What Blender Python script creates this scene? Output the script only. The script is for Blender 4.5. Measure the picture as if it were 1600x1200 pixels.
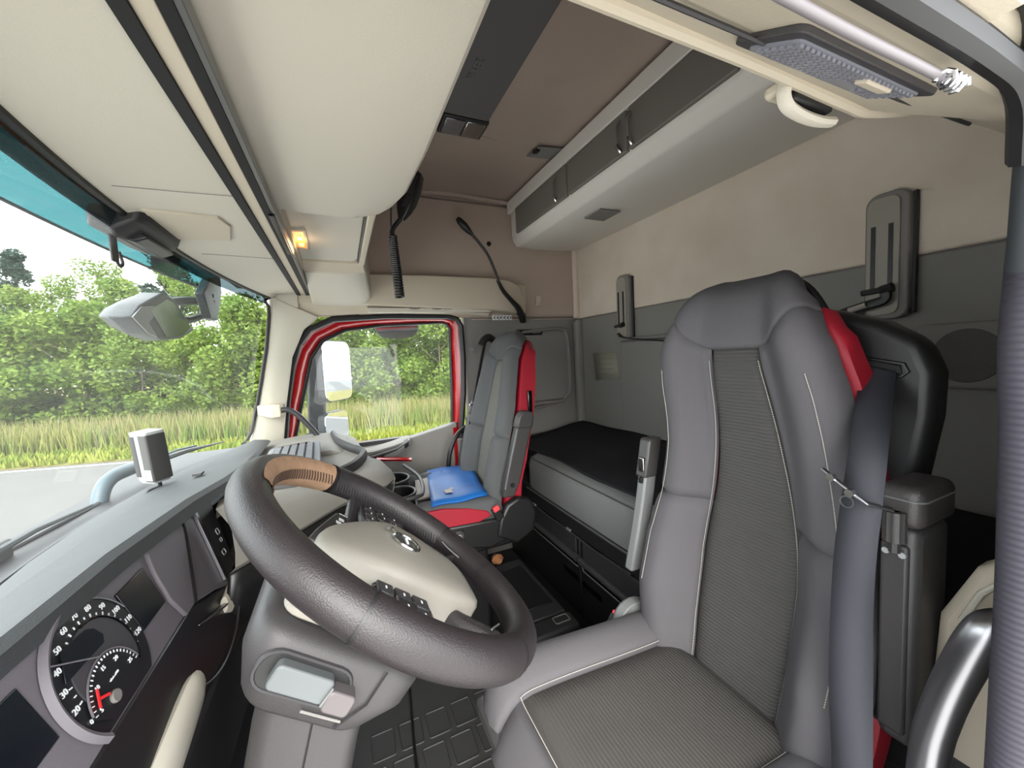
import bpy, bmesh, math, random
from mathutils import Vector, Matrix
V = Vector
random.seed(7)
for o in list(bpy.data.objects): bpy.data.objects.remove(o)
scene = bpy.context.scene
C = scene.collection

# ---------------------------------------------------------------- camera
cam_d = bpy.data.cameras.new('camera'); cam = bpy.data.objects.new('camera', cam_d); C.objects.link(cam)
cam_d.sensor_fit = 'HORIZONTAL'; cam_d.sensor_width = 36.0; cam_d.lens = 36.0*600/1600
cam_d.clip_start = 0.01; cam_d.clip_end = 400
Rv = V((0.91247734, -0.40608048, -0.0498373)); Uv = V((0.0760536, 0.04866882, 0.99591526)); Fv = V((0.40199622, 0.9125404, -0.07529308))
m = Matrix.Identity(4)
for i in range(3): m[i][0] = Rv[i]; m[i][1] = Uv[i]; m[i][2] = -Fv[i]
m.translation = V((0, 0, 1.2)); cam.matrix_world = m
scene.camera = cam

# ---------------------------------------------------------------- sky, sun, exposure
world = bpy.data.worlds.new('overcast_sky'); scene.world = world; world.use_nodes = True
wn = world.node_tree; bg = wn.nodes['Background']
bg.inputs[0].default_value = (0.93, 0.965, 1.0, 1); bg.inputs[1].default_value = 1.5
sun_d = bpy.data.lights.new('sun', 'SUN'); sun = bpy.data.objects.new('sun', sun_d); C.objects.link(sun)
sun_d.energy = 2.4; sun_d.angle = math.radians(60); sun_d.color = (1.0, 0.96, 0.88)
sun.rotation_euler = V((0.22, 0.82, -0.52)).to_track_quat('-Z', 'Y').to_euler()
vs = scene.view_settings
vs.view_transform = 'Standard'; vs.look = 'None'; vs.gamma = 1.0; vs.use_curve_mapping = False
vs.exposure = 2.06

# ---------------------------------------------------------------- materials
def lin(c):
    return tuple(((x/255)/12.92 if x/255 <= .04045 else ((x/255+.055)/1.055)**2.4) for x in c)
MATS = {}
def mat(name, rgb, rough=.6, metal=0., bump=None, var=None, band=None, spec=.5, emit=None, alpha=None, coat=0):
    """rgb 0-255; bump=(scale,strength); var=(scale,amount,rgb2); band=(axis,scale,strength)"""
    m = bpy.data.materials.new(name); m.use_nodes = True; nt = m.node_tree; N = nt.nodes; Lk = nt.links
    p = N['Principled BSDF']; c = lin(rgb)
    p.inputs['Base Color'].default_value = (*c, 1); p.inputs['Roughness'].default_value = rough
    p.inputs['Metallic'].default_value = metal; p.inputs['Specular IOR Level'].default_value = spec
    if coat: p.inputs['Coat Weight'].default_value = coat; p.inputs['Coat Roughness'].default_value = .1
    if emit: p.inputs['Emission Color'].default_value = (*lin(emit[0]), 1); p.inputs['Emission Strength'].default_value = emit[1]
    tc = N.new('ShaderNodeTexCoord')
    if var:
        n = N.new('ShaderNodeTexNoise'); n.inputs['Scale'].default_value = var[0]; n.inputs['Detail'].default_value = 6
        Lk.new(tc.outputs['Object'], n.inputs['Vector'])
        r = N.new('ShaderNodeMapRange'); r.inputs[1].default_value = .35; r.inputs[2].default_value = .7
        r.inputs[3].default_value = 0; r.inputs[4].default_value = var[1]; Lk.new(n.outputs[0], r.inputs[0])
        x = N.new('ShaderNodeMix'); x.data_type = 'RGBA'
        x.inputs[6].default_value = (*c, 1); x.inputs[7].default_value = (*lin(var[2]), 1)
        Lk.new(r.outputs[0], x.inputs[0]); Lk.new(x.outputs[2], p.inputs['Base Color'])
    h = None
    if bump:
        n = N.new('ShaderNodeTexNoise'); n.inputs['Scale'].default_value = bump[0]; n.inputs['Detail'].default_value = 3
        Lk.new(tc.outputs['Object'], n.inputs['Vector'])
        b = N.new('ShaderNodeBump'); b.inputs['Strength'].default_value = bump[1]; b.inputs['Distance'].default_value = .002
        Lk.new(n.outputs[0], b.inputs['Height']); h = b
        Lk.new(b.outputs[0], p.inputs['Normal'])
    if band:
        w = N.new('ShaderNodeTexWave'); w.bands_direction = band[0]; w.inputs['Scale'].default_value = band[1]
        w.inputs['Distortion'].default_value = band[3] if len(band) > 3 else 1.5; w.inputs['Detail'].default_value = 2
        Lk.new(tc.outputs['Object'], w.inputs['Vector'])
        b = N.new('ShaderNodeBump'); b.inputs['Strength'].default_value = band[2]; b.inputs['Distance'].default_value = .002
        Lk.new(w.outputs[1], b.inputs['Height'])
        if h: Lk.new(h.outputs[0], b.inputs['Normal'])
        Lk.new(b.outputs[0], p.inputs['Normal'])
    MATS[name] = m
    return m
def glassmat(name, tint, refl=.04, rough=.0, dust=0.):
    m = bpy.data.materials.new(name); m.use_nodes = True; nt = m.node_tree; N = nt.nodes; Lk = nt.links
    N.remove(N['Principled BSDF']); out = N['Material Output']
    t = N.new('ShaderNodeBsdfTransparent'); t.inputs[0].default_value = (*tint, 1)
    g = N.new('ShaderNodeBsdfGlossy'); g.inputs['Roughness'].default_value = rough
    x = N.new('ShaderNodeMixShader'); x.inputs[0].default_value = refl
    Lk.new(t.outputs[0], x.inputs[1]); Lk.new(g.outputs[0], x.inputs[2])
    if dust:
        tl = N.new('ShaderNodeBsdfTranslucent'); tl.inputs[0].default_value = (.9, .9, .9, 1); x2 = N.new('ShaderNodeMixShader'); x2.inputs[0].default_value = dust
        Lk.new(x.outputs[0], x2.inputs[1]); Lk.new(tl.outputs[0], x2.inputs[2]); x = x2
    Lk.new(x.outputs[0], out.inputs[0]); MATS[name] = m
    return m

cream = mat('cream_plastic', (192, 186, 173), .62, bump=(420, .12))
creamdk = mat('beige_plastic', (186, 176, 158), .6, bump=(420, .12))
tan = mat('tan_fabric', (214, 203, 190), .95, bump=(700, .5), var=(5, .5, (196, 180, 162)), spec=.1)
brown = mat('shaded_headliner', (178, 162, 151), .95, bump=(700, .5), var=(3, .35, (162, 146, 133)), spec=.1)  # the tan fabric again, with shade put into a browner colour
greywall = mat('grey_wall_panel', (126, 124, 120), .75, bump=(500, .25), spec=.25)
greytrim = mat('grey_trim', (120, 117, 114), .65, bump=(500, .2))
shelfm = mat('shelf_plastic', (216, 211, 204), .65, bump=(500, .15))
shelfdoor = mat('shelf_door_grey', (112, 107, 102), .5, bump=(400, .1))
dashtop = mat('dash_pad_grey', (58, 60, 62), .6, bump=(900, .35))
dashgrey = mat('dash_grey', (134, 130, 124), .6, bump=(900, .3))
dashface = mat('cluster_satin', (106, 101, 107), .5, bump=(900, .15))
dark = mat('dark_plastic', (44, 43, 45), .5, bump=(700, .2))
darkg = mat('column_plastic', (52, 50, 51), .5, bump=(900, .2))
black = mat('black_plastic', (22, 22, 23), .45)
blacks = mat('black_satin', (30, 30, 31), .32)
gloss = mat('gloss_black', (10, 11, 13), .12)
screenm = mat('dark_screen', (17, 21, 27), .18)
dialm = mat('dial_face', (27, 28, 30), .35)
dialin = mat('dial_inner', (64, 62, 66), .45)
leather = mat('wheel_leather', (36, 31, 33), .42, bump=(650, .3), var=(9, .5, (32, 28, 30)))
leatherd = mat('wheel_leather_dark', (44, 41, 43), .38, bump=(650, .4))
worn = mat('worn_tan_leather', (166, 134, 108), .75, bump=(300, .6), var=(60, .6, (140, 108, 82)))
threadd = mat('dark_thread', (70, 52, 42), .8)
hubm = mat('hub_cover', (128, 124, 116), .55, bump=(900, .15))
chrome = mat('chrome', (200, 200, 202), .18, 1.)
steel = mat('brushed_steel', (150, 150, 154), .32, 1.)
seatg = mat('seat_side_fabric', (84, 82, 85), .85, bump=(1100, .5), spec=.2)
seatd = mat('seat_dark_fabric', (70, 69, 69), .88, bump=(1100, .5), spec=.2)
seatrib = mat('seat_ribbed_fabric', (70, 69, 68), .9, bump=(900, .5), band=('Z', 42, .6), var=(14, .3, (62, 61, 60)), spec=.15)
seatribx = mat('seat_ribbed_cushion', (70, 68, 66), .9, bump=(900, .5), band=('X', 42, .5), var=(9, .5, (62, 61, 59)), spec=.15)
seatgr = mat('pass_seat_grey', (84, 85, 86), .88, bump=(1100, .4), spec=.2)
seatgl = mat('pass_seat_light', (104, 104, 98), .9, bump=(900, .5), band=('Z', 30, .35), spec=.15)
red = mat('seat_red', (150, 18, 38), .55, bump=(900, .2))
redpaint = mat('red_cab_paint', (158, 8, 15), .25, coat=.6)
belt = mat('belt_webbing', (48, 49, 55), .7, bump=(900, .3), spec=.3)
thread = mat('light_thread', (172, 168, 160), .8)
armgrey = mat('armrest_plastic', (56, 55, 55), .45, bump=(600, .2))
armlight = mat('armrest_light', (104, 106, 106), .45, bump=(600, .2))
mattm = mat('mattress_front', (112, 113, 113), .9, bump=(260, .9), spec=.15)
mattk = mat('mattress_top', (36, 36, 39), .9, bump=(400, .6), spec=.15)
rubber = mat('floor_rubber', (60, 60, 61), .6, bump=(500, .3))
carpet = mat('floor_carpet', (52, 52, 54), .95, bump=(800, .6), spec=.1)
bluef = mat('blue_folder', (8, 86, 160), .5, var=(18, .5, (16, 104, 180)))
paper = mat('paper', (176, 168, 162), .8)
white = mat('white_print', (228, 230, 232), .6)
whitep = mat('white_plastic', (150, 152, 153), .45)
silverk = mat('silver_keys', (118, 122, 128), .4)
keyblack = mat('key_gap_black', (24, 25, 28), .5)
redneedle = mat('red_needle', (226, 40, 46), .5)
redbtn = mat('red_button', (226, 66, 72), .45)
amber = mat('amber_lamp', (255, 176, 96), .4, emit=((255, 150, 60), .16))
lens = mat('lamp_lens', (120, 121, 130), .25, bump=(60, .3))
seal = mat('door_seal', (54, 52, 60), .75, band=('Z', 45, .5, 0.), spec=.3)
sealg = mat('header_seal', (112, 107, 110), .5)
rail = mat('rail_metal', (120, 120, 118), .35, .6)
mirror = mat('mirror_glass', (226, 230, 232), .02, 1.)
extgrey = mat('exterior_grey', (42, 46, 50), .55)
bluepipe = mat('pale_blue_pipe', (70, 84, 92), .5)
cowlm = mat('cowl_dirty', (112, 112, 108), .8, var=(12, .7, (76, 75, 70)))
foam = mat('brown_debris', (120, 78, 46), .9)
glass = glassmat('window_glass', (.93, .97, .95), dust=.02)
tintg = glassmat('visor_tint', (.022, .085, .090))
fritg = glassmat('upper_band', (.045, .062, .066))
slotb = mat('slot_black', (7, 7, 8), .7)
speakm = mat('speaker_mesh', (84, 82, 81), .8, bump=(300, .8))

# ---------------------------------------------------------------- builders
WORLD = {}
def _mesh(name, verts, faces, m, smooth=True, ang=38):
    me = bpy.data.meshes.new(name)
    me.from_pydata([tuple(v) for v in verts], [], faces); me.update()
    bm = bmesh.new(); bm.from_mesh(me); bmesh.ops.recalc_face_normals(bm, faces=bm.faces); bm.to_mesh(me); bm.free()
    if smooth:
        me.polygons.foreach_set('use_smooth', [True]*len(me.polygons)); me.set_sharp_from_angle(angle=math.radians(ang))
    if m: me.materials.append(m)
    return me
def _link(o, parent):
    C.objects.link(o)
    if parent is not None:
        o.parent = parent
        if parent.name in WORLD: o.matrix_parent_inverse = Matrix.Translation(-WORLD[parent.name])
    return o
def ob(name, verts, faces, m, parent=None, bevel=0, seg=2, sub=0, solid=0, smooth=True, ang=38):
    o = bpy.data.objects.new(name, _mesh(name, verts, faces, m, smooth, ang)); _link(o, parent)
    if solid:
        s = o.modifiers.new('solid', 'SOLIDIFY'); s.thickness = abs(solid); s.offset = -1 if solid > 0 else 1
    if bevel:
        b = o.modifiers.new('bevel', 'BEVEL'); b.width = bevel; b.segments = seg; b.limit_method = 'ANGLE'; b.angle_limit = math.radians(35)
    if sub:
        s = o.modifiers.new('sub', 'SUBSURF'); s.levels = sub; s.render_levels = sub
    return o
def meshob(name, me, parent=None):
    return _link(bpy.data.objects.new(name, me), parent)
def thing(name, label, cat, loc=(0, 0, 0), group=None):
    o = bpy.data.objects.new(name, None); C.objects.link(o); o.location = loc; o.empty_display_size = .05
    WORLD[o.name] = V(loc); o['label'] = label; o['category'] = cat
    if group: o['group'] = group
    return o
def tag(o, label, cat, group=None):
    o['label'] = label; o['category'] = cat
    if group: o['group'] = group
    return o
def struct(o, label=None):
    o['kind'] = 'structure'
    if label: o['label'] = label
    return o
BOXF = [(0, 1, 3, 2), (4, 6, 7, 5), (0, 4, 5, 1), (2, 3, 7, 6), (0, 2, 6, 4), (1, 5, 7, 3)]
def boxv(c, d, M=None):
    c = V(c); out = []
    for x in (-1, 1):
        for y in (-1, 1):
            for z in (-1, 1):
                p = V((x*d[0]/2, y*d[1]/2, z*d[2]/2))
                out.append(c+(M @ p if M else p))
    return out
def box(name, c, d, m, parent=None, bevel=0, M=None, seg=2, sub=0):
    return ob(name, boxv(c, d, M), BOXF, m, parent, bevel, seg, sub)
def boxr(name, lo, hi, m, parent=None, bevel=0, seg=2):
    return box(name, [(a+b)/2 for a, b in zip(lo, hi)], [abs(b-a) for a, b in zip(lo, hi)], m, parent, bevel, None, seg)
def merge(parts):
    vs_, fs_ = [], []
    for v, f in parts:
        k = len(vs_); vs_ += list(v); fs_ += [tuple(i+k for i in q) for q in f]
    return vs_, fs_
def boxes(name, lst, m, parent=None, bevel=0):
    v, f = merge([(boxv(*b), BOXF) for b in lst]); return ob(name, v, f, m, parent, bevel)
def sample(pts, n):
    """Catmull-Rom through pts"""
    P = [V(p) for p in pts]; P = [P[0]*2-P[1]]+P+[P[-1]*2-P[-2]]; out = []; k = len(P)-3
    for i in range(n):
        u = i/(n-1)*k; j = min(int(u), k-1); t = u-j; a, b, c, d = P[j:j+4]
        out.append(.5*((2*b)+(c-a)*t+(2*a-5*b+4*c-d)*t*t+(3*b-a-3*c+d)*t**3))
    return out
def tubev(path, r, n=10, closed=False, flat=1., cap=True, up=None):
    P = [V(p) for p in path]; k = len(P); vs_, fs_ = [], []
    T = []
    for i in range(k):
        a = P[(i-1) % k] if (closed or i > 0) else P[i]; b = P[(i+1) % k] if (closed or i < k-1) else P[i]
        T.append((b-a).normalized())
    u = V(up) if up is not None else (V((0, 0, 1)) if abs(T[0].z) < .9 else V((1, 0, 0)))
    u = (u-T[0]*u.dot(T[0])).normalized()
    for i in range(k):
        u = (u-T[i]*u.dot(T[i])).normalized(); w = T[i].cross(u)
        rr = r[i] if isinstance(r, (list, tuple)) else r
        for j in range(n):
            a = 2*math.pi*j/n; vs_.append(P[i]+u*math.cos(a)*rr*flat+w*math.sin(a)*rr)
    for i in range(k if closed else k-1):
        for j in range(n):
            a = i*n+j; b = i*n+(j+1) % n; c = ((i+1) % k)*n+(j+1) % n; d = ((i+1) % k)*n+j
            fs_.append((a, b, c, d))
    if cap and not closed:
        fs_.append(tuple(range(n))); fs_.append(tuple((k-1)*n+j for j in range(n)))
    return vs_, fs_
def tube(name, path, r, m, parent=None, n=10, closed=False, flat=1., smoothn=0, up=None):
    if smoothn: path = sample(path, smoothn)
    if isinstance(r, (list, tuple)) and len(r) != len(path):
        k = len(r)-1; L_ = len(path)-1
        r = [r[min(int(i/L_*k), k-1)]*(1-(i/L_*k-min(int(i/L_*k), k-1)))+r[min(int(i/L_*k), k-1)+1]*(i/L_*k-min(int(i/L_*k), k-1)) for i in range(len(path))]
    v, f = tubev(path, r, n, closed, flat, True, up); return ob(name, v, f, m, parent)
def loftv(rings, cap=True, closed=True):
    n = len(rings[0]); vs_ = [V(p) for r in rings for p in r]; fs_ = []
    for i in range(len(rings)-1):
        for j in range(n if closed else n-1):
            a = i*n+j; b = i*n+(j+1) % n; fs_.append((a, b, b+n, a+n))
    if cap and closed:
        fs_.append(tuple(range(n))); fs_.append(tuple((len(rings)-1)*n+j for j in range(n)))
    return vs_, fs_
def loft(name, rings, m, parent=None, cap=True, closed=True, **k):
    v, f = loftv(rings, cap, closed); return ob(name, v, f, m, parent, **k)
def extr(name, poly, vec, m, parent=None, bevel=0, **k):
    vec = V(vec); a = [V(p) for p in poly]
    return loft(name, [a, [p+vec for p in a]], m, parent, bevel=bevel, **k)
def strip(name, A, B, m, parent=None, solid=0, **k):
    """ruled surface between two polylines"""
    return loft(name, [A, B], m, parent, cap=False, closed=False, solid=solid, **k)
def ringpoly(outer, inner):
    n = len(outer); return list(outer)+list(inner), [(i, (i+1) % n, n+(i+1) % n, n+i) for i in range(n)]
def rrect(a0, a1, b0, b1, r, k=4):
    out = []
    for (cx_, cy_, s) in ((a1-r, b1-r, 0), (a0+r, b1-r, 1), (a0+r, b0+r, 2), (a1-r, b0+r, 3)):
        for i in range(k+1):
            t = (s+i/k)*math.pi/2; out.append((cx_+r*math.cos(t), cy_+r*math.sin(t)))
    return out
def textob(name, s, size, M, m, parent=None, ext=.0004):
    cu = bpy.data.curves.new(name, 'FONT'); cu.body = s; cu.size = size; cu.align_x = 'CENTER'; cu.align_y = 'CENTER'; cu.extrude = ext; cu.resolution_u = 2
    t = bpy.data.objects.new('tmp', cu); C.objects.link(t); dg = bpy.context.evaluated_depsgraph_get()
    me = bpy.data.meshes.new_from_object(t.evaluated_get(dg)); bpy.data.objects.remove(t); bpy.data.curves.remove(cu)
    me.transform(M); me.materials.clear(); me.materials.append(m); me.name = name
    return meshob(name, me, parent)
def frame(o, x, y, z):
    M = Matrix.Identity(4)
    for i in range(3): M[i][0] = x[i]; M[i][1] = y[i]; M[i][2] = z[i]
    M.translation = V(o); return M
def smooth01(a, b, x):
    t = max(0., min(1., (x-a)/(b-a))); return t*t*(3-2*t)
def interp(tab, t):
    for (a, x), (b, y) in zip(tab, tab[1:]):
        if t <= b:
            k = (t-a)/(b-a) if b > a else 0
            if isinstance(x, (int, float)): return x+(y-x)*k
            return tuple(p+(q-p)*k for p, q in zip(x, y))
    return tab[-1][1]
def patch(name, S, s0, s1, t0, t1, puff, m, parent, ns=12, nt=12, sink=.012, flip=1, pw=5):
    """padded panel on the surface S(s,t); its border sinks in so that seams read as grooves"""
    vs_, fs_ = [], []
    for i in range(nt+1):
        for j in range(ns+1):
            b = i/nt; a = j/ns; t = t0+(t1-t0)*b
            sa = s0(t) if callable(s0) else s0; sb = s1(t) if callable(s1) else s1
            s = sa+(sb-sa)*a; e = 1e-3
            p = S(s, t); du = S(s+e, t)-S(s-e, t); dv = S(s, t+e)-S(s, t-e); nn = du.cross(dv).normalized()*flip
            h = ((1-abs(2*a-1)**pw)*(1-abs(2*b-1)**pw))**.5
            vs_.append(p+nn*(-sink+(sink+puff)*h))
    for i in range(nt):
        for j in range(ns):
            a = i*(ns+1)+j; fs_.append((a, a+1, a+ns+2, a+ns+1))
    return ob(name, vs_, fs_, m, parent, ang=80)
# ================================================================ THE CAB SHELL
YW = 2.14          # passenger side wall
# floor
fl = struct(boxr('floor', (-.75, .12, -.06), (1.47, 2.2, 0), carpet), 'dark carpeted cab floor')
# rear wall: upper fabric, lower panel
wr = struct(boxr('wall_rear', (1.44, .10, -.05), (1.48, 2.22, 2.16), greywall), 'rear cab wall, tan fabric above grey panel')
boxr('fabric_panel', (1.425, .14, 1.412), (1.442, 2.13, 1.86), tan, wr, .006)
lowp = boxr('lower_panel', (1.428, .14, .1), (1.442, 2.13, 1.408), greywall, wr, .004)
boxr('raised_panel', (1.405, .95, .66), (1.43, 1.70, 1.245), greywall, wr, .012, 3)
boxr('panel_ledge', (1.395, .90, 1.245), (1.43, 1.68, 1.262), greytrim, wr, .006)
boxr('corner_post', (1.385, 2.075, .55), (1.44, 2.135, 1.405), greywall, wr, .02, 3)
boxr('corner_fold', (1.39, 2.10, 1.412), (1.44, 2.14, 1.86), tan, wr, .02, 3)
spk = boxr('speaker_plate', (1.395, .34, 1.06), (1.43, .50, 1.225), greywall, wr, .01, 3)
ring = [(1.392, .408+.062*math.cos(a), 1.143+.066*math.sin(a)) for a in [2*math.pi*i/32 for i in range(32)]]
extr('speaker_grille', ring, (.006, 0, 0), speakm, spk, .002)
# ceiling
ce = struct(boxr('ceiling', (-.40, .10, 2.09), (1.48, 2.22, 2.14), brown), 'cab headliner fabric with shade put into its brown colour')
tube('ceiling_fold', [(.18, 2.06, 2.06), (.42, 2.085, 2.075), (.60, 2.085, 2.088), (.78, 2.085, 2.08), (.94, 2.085, 2.075)], .012, brown, ce, 8, smoothn=16)
tube('ceiling_crease', [(.56, 1.52, 2.088), (.72, 1.545, 2.09), (.86, 1.53, 2.092)], .010, brown, ce, 8, smoothn=12, flat=.5)
boxr('front_bulkhead', (-.42, .12, 1.62), (-.16, 2.2, 2.12), brown, ce)
# passenger side wall around the door opening
wp = struct(boxr('wall_passenger', (.66, YW, -.05), (1.48, YW+.05, 1.46), greywall), 'passenger side wall with grey lower panel and tan fabric above')
boxr('upper_body', (-.22, YW, 1.44), (1.48, YW+.05, 2.14), brown, wp)
boxr('front_corner', (-.42, YW, 1.63), (-.22, YW+.05, 2.14), brown, wp)
boxr('fabric_panel', (.10, 2.115, 1.425), (1.40, 2.142, 2.07), brown, wp, .02, 3)
boxr('lower_body', (-.75, YW+.01, -.3), (.70, YW+.05, .50), dark, wp)
# storage niche moulding behind the passenger seat
nv = [(1.02, 1.335), (1.27, 1.35), (1.335, 1.30), (1.345, 1.0), (1.31, .915), (1.24, .885), (1.02, .85)]
tube('niche_rim', [(x, 2.125, z) for x, z in nv], .018, greytrim, wp, 8, smoothn=40, flat=.6)
extr('niche_panel', [(x, 2.128, z) for x, z in nv], (0, .02, 0), greywall, wp)
boxr('niche_ledge', (1.04, 2.08, .885), (1.28, 2.14, .905), greytrim, wp, .006)
tube('seam', [(1.405, 2.12, 1.415), (1.10, 2.12, 1.412), (.70, 2.12, 1.415)], .004, brown, wp, 6)
v_ = []
bt = thing('belt_bolt_cover', 'round grey belt bolt cover on the pillar beside the passenger window', 'cover', (.695, 2.135, 1.24))
for r_, y0, y1, nm, mm in ((.022, 2.128, 2.142, 'disc', greytrim), (.012, 2.122, 2.13, 'cap', greywall), (.005, 2.118, 2.124, 'screw', steel)):
    extr(nm, [(.697+r_*math.cos(a), y0, 1.243+r_*math.sin(a)) for a in [2*math.pi*i/20 for i in range(20)]], (0, y1-y0, 0), mm, bt, .001)
# driver side: wall behind the door opening, B pillar, header
wd = struct(boxr('wall_driver', (.60, .10, -.05), (1.48, .145, 1.45), greywall), 'driver side wall behind the open door')
boxr('upper_body', (-.42, .08, 1.46), (1.48, .125, 2.14), brown, wd)
boxr('header_liner', (-.42, .125, 1.50), (.95, .20, 2.1), brown, wd, .01)
# B pillar seal: ribbed rubber
sp = thing('door_seal', 'ribbed grey rubber door seal running down the near door pillar', 'seal', (.54, .13, .0))
path = [(.20, .118, 1.372), (.34, .118, 1.376), (.42, .12, 1.374), (.475, .124, 1.355), (.512, .128, 1.30), (.524, .13, 1.2), (.535, .13, 1.10), (.543, .13, .95), (.54, .13, .80), (.535, .13, .55), (.53, .13, .05)]
tube('seal_lip', [(.578, .120, 1.45), (.578, .122, 1.40)]+[(x+.054, y, z) for x, y, z in path[5:]], .019, seal, sp, 14, smoothn=60)
tube('seal_core', [(.61, .108, 1.45)]+[(x+.08, y-.012, z) for x, y, z in path[5:]], .022, dark, sp, 10, smoothn=40)
boxr('pillar_trim', (.605, .105, .0), (.65, .150, 1.40), greytrim, wd, .01)
# header above the driver's door opening
hd = struct(ob('trim_1', *loftv([[(x, .222, 1.43+dz), (x, .205, 1.418+dz), (x, .15, 1.392), (x, .125, 1.375), (x, .10, 1.39), (x, .10, 1.50), (x, .222, 1.50)]
      for x, dz in ((-.35, .01), (.1, .008), (.3, .004), (.44, .0), (.50, -.002), (.58, .014), (.70, .03), (.95, .04))]), creamdk, bevel=.004), 'beige header trim above the open driver door')
tube('trim_seam', [(-.1, .183, 1.4055), (.2, .183, 1.4055), (.40, .183, 1.4065), (.47, .183, 1.408), (.6, .18, 1.41)], .0018, dark, hd, 6)
tube('header_edge', [(-.1, .222, 1.434), (.3, .222, 1.432), (.46, .222, 1.427), (.52, .222, 1.43), (.66, .215, 1.46)], .006, creamdk, hd, 8, smoothn=20)
tube('header_rail', [(-.1, .12, 1.366), (.2, .12, 1.359), (.33, .12, 1.360), (.385, .122, 1.363)], .0028, sealg, hd, 10, smoothn=20)
tube('dark_channel', [(-.1, .108, 1.374), (.2, .108, 1.372), (.38, .108, 1.373), (.45, .11, 1.366), (.49, .118, 1.33)], .009, black, hd, 8, smoothn=24)
boxr('outer_flange', (-.1, .086, 1.378), (.36, .104, 1.40), creamdk, hd, .003)
boxr('flange_step', (.12, .080, 1.392), (.33, .10, 1.398), dark, hd, .001)
tube('outer_edge', [(-.1, .07, 1.412), (.2, .075, 1.412), (.36, .08, 1.405), (.45, .095, 1.38), (.50, .11, 1.33), (.525, .118, 1.25)], .016, extgrey, hd, 10, smoothn=24)
# door lamp in the header
lm = thing('door_lamp', 'rectangular prismatic courtesy lamp set in the header above the driver door', 'lamp', (.42, .17, 1.40))
hx, hy = V((1, 0, 0)), V((0, .097, .055)).normalized(); hn = hx.cross(hy); ho = V((.362, .1765, 1.4042))
def HP(a, b, d): return ho+hx*a+hy*b-hn*d
ob('bezel', *loftv([[HP(a, b, d) for a, b in rrect(-.088, .088, -.028, .026, .006)] for d in (-.003, .002)]), darkg, lm, bevel=.001)
ob('lens', *loftv([[HP(a, b, d) for a, b in rrect(-.078, .078, -.021, .020, .004)] for d in (.001, .0035)]), lens, lm)
boxes('prism', [(HP(-.072+i*.006, -.017+j*.006, .0042), (.0038, .0038, .0022), frame((0, 0, 0), hx, hy, -hn).to_3x3()) for i in range(25) for j in range(6) if not (14 <= i <= 19 and j > 3)], lens, lm)['kind'] = 'stuff'
box('switch', HP(.03, -.012, .005), (.034, .010, .005), creamdk, lm, .001, frame((0, 0, 0), hx, hy, -hn).to_3x3())
sc = thing('spring_clip', 'small coiled chrome clip on the header by the near pillar', 'clip', (.44, .12, 1.35))
tube('coil', [(.352+.0009*i, .117+.0042*math.cos(i*.9), 1.357+.0042*math.sin(i*.9)) for i in range(26)], .0014, chrome, sc, 6)
# coat hook under the header
hk = thing('coat_hook', 'beige plastic coat hook folded out under the driver door header', 'hook', (.40, .23, 1.40))
tube('loop', [(.384, .228, 1.432), (.384, .230, 1.422), (.392, .231, 1.414), (.415, .232, 1.411), (.440, .232, 1.411), (.462, .232, 1.414)], .0065, cream, hk, 8, smoothn=24, flat=.7)
boxr('base', (.385, .224, 1.428), (.47, .25, 1.44), creamdk, hk, .004)
boxr('pocket', (.395, .226, 1.419), (.455, .24, 1.430), black, hk, .003)
# front firewall below the dash
wf = struct(boxr('wall_front', (-.78, .12, -.05), (-.70, 2.2, .80), dark), 'dark front bulkhead below the dashboard')
# A pillars (trim_2 passenger, trim_3 driver)
def BASE(y): return -.56+.20*((y-1.14)/.93)**2
def TOP(y): return -.37+.10*((y-1.14)/.93)**2
outr = [(-.41, .85), (-.367, 1.012), (-.318, 1.241), (-.283, 1.45), (-.277, 1.52)]
inr = [(-.275, .85), (-.252, 1.012), (-.208, 1.241), (-.15, 1.37), (-.08, 1.43)]
ap = struct(ob('trim_2', *loftv([[(x0, 2.055, z0), (x0+.012, 2.045, z0), ((x0*.5+x1*.5), 2.05, (z0*.5+z1*.5)), (x1, 2.09, z1), (x1-.01, YW+.03, z1), (x0+.006, YW+.03, z0)] for (x0, z0), (x1, z1) in
     [((-.45, .60), (-.28, .60))]+list(zip(outr, inr))]), cream, bevel=.006), 'cream pillar trim between windscreen and passenger door')
boxr('pillar_cap', (-.272, 2.052, 1.47), (-.16, 2.17, 1.64), cream, ap, .004)
ad = struct(ob('trim_3', *loftv([[(x0, 2.28-2.02, z0), (x1, 2.28-2.10, z1), (x1, .12, z1), (x0-.05, .12, z0)] for (x0, z0), (x1, z1) in
     [((-.45, .60), (-.28, .60))]+list(zip(outr, inr))]), cream), 'cream pillar trim between windscreen and driver door')
# door header on the passenger side
dh = struct(ob('trim_4', *loftv([[(x, 2.06, 1.49), (x, 2.10, z), (x, YW+.02, z), (x, YW+.02, 1.6), (x, 2.06, 1.6)] for x, z in ((-.20, 1.447), (-.15, 1.437), (-.04, 1.436), (.10, 1.445), (.3, 1.447), (.68, 1.44), (.80, 1.425))]), creamdk, bevel=.004), 'beige header trim over the passenger door')
tube('trim_seam', [(.145, 2.058, 1.52), (.145, 2.072, 1.475), (.145, 2.10, 1.447)], .0016, dark, dh, 6)

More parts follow.
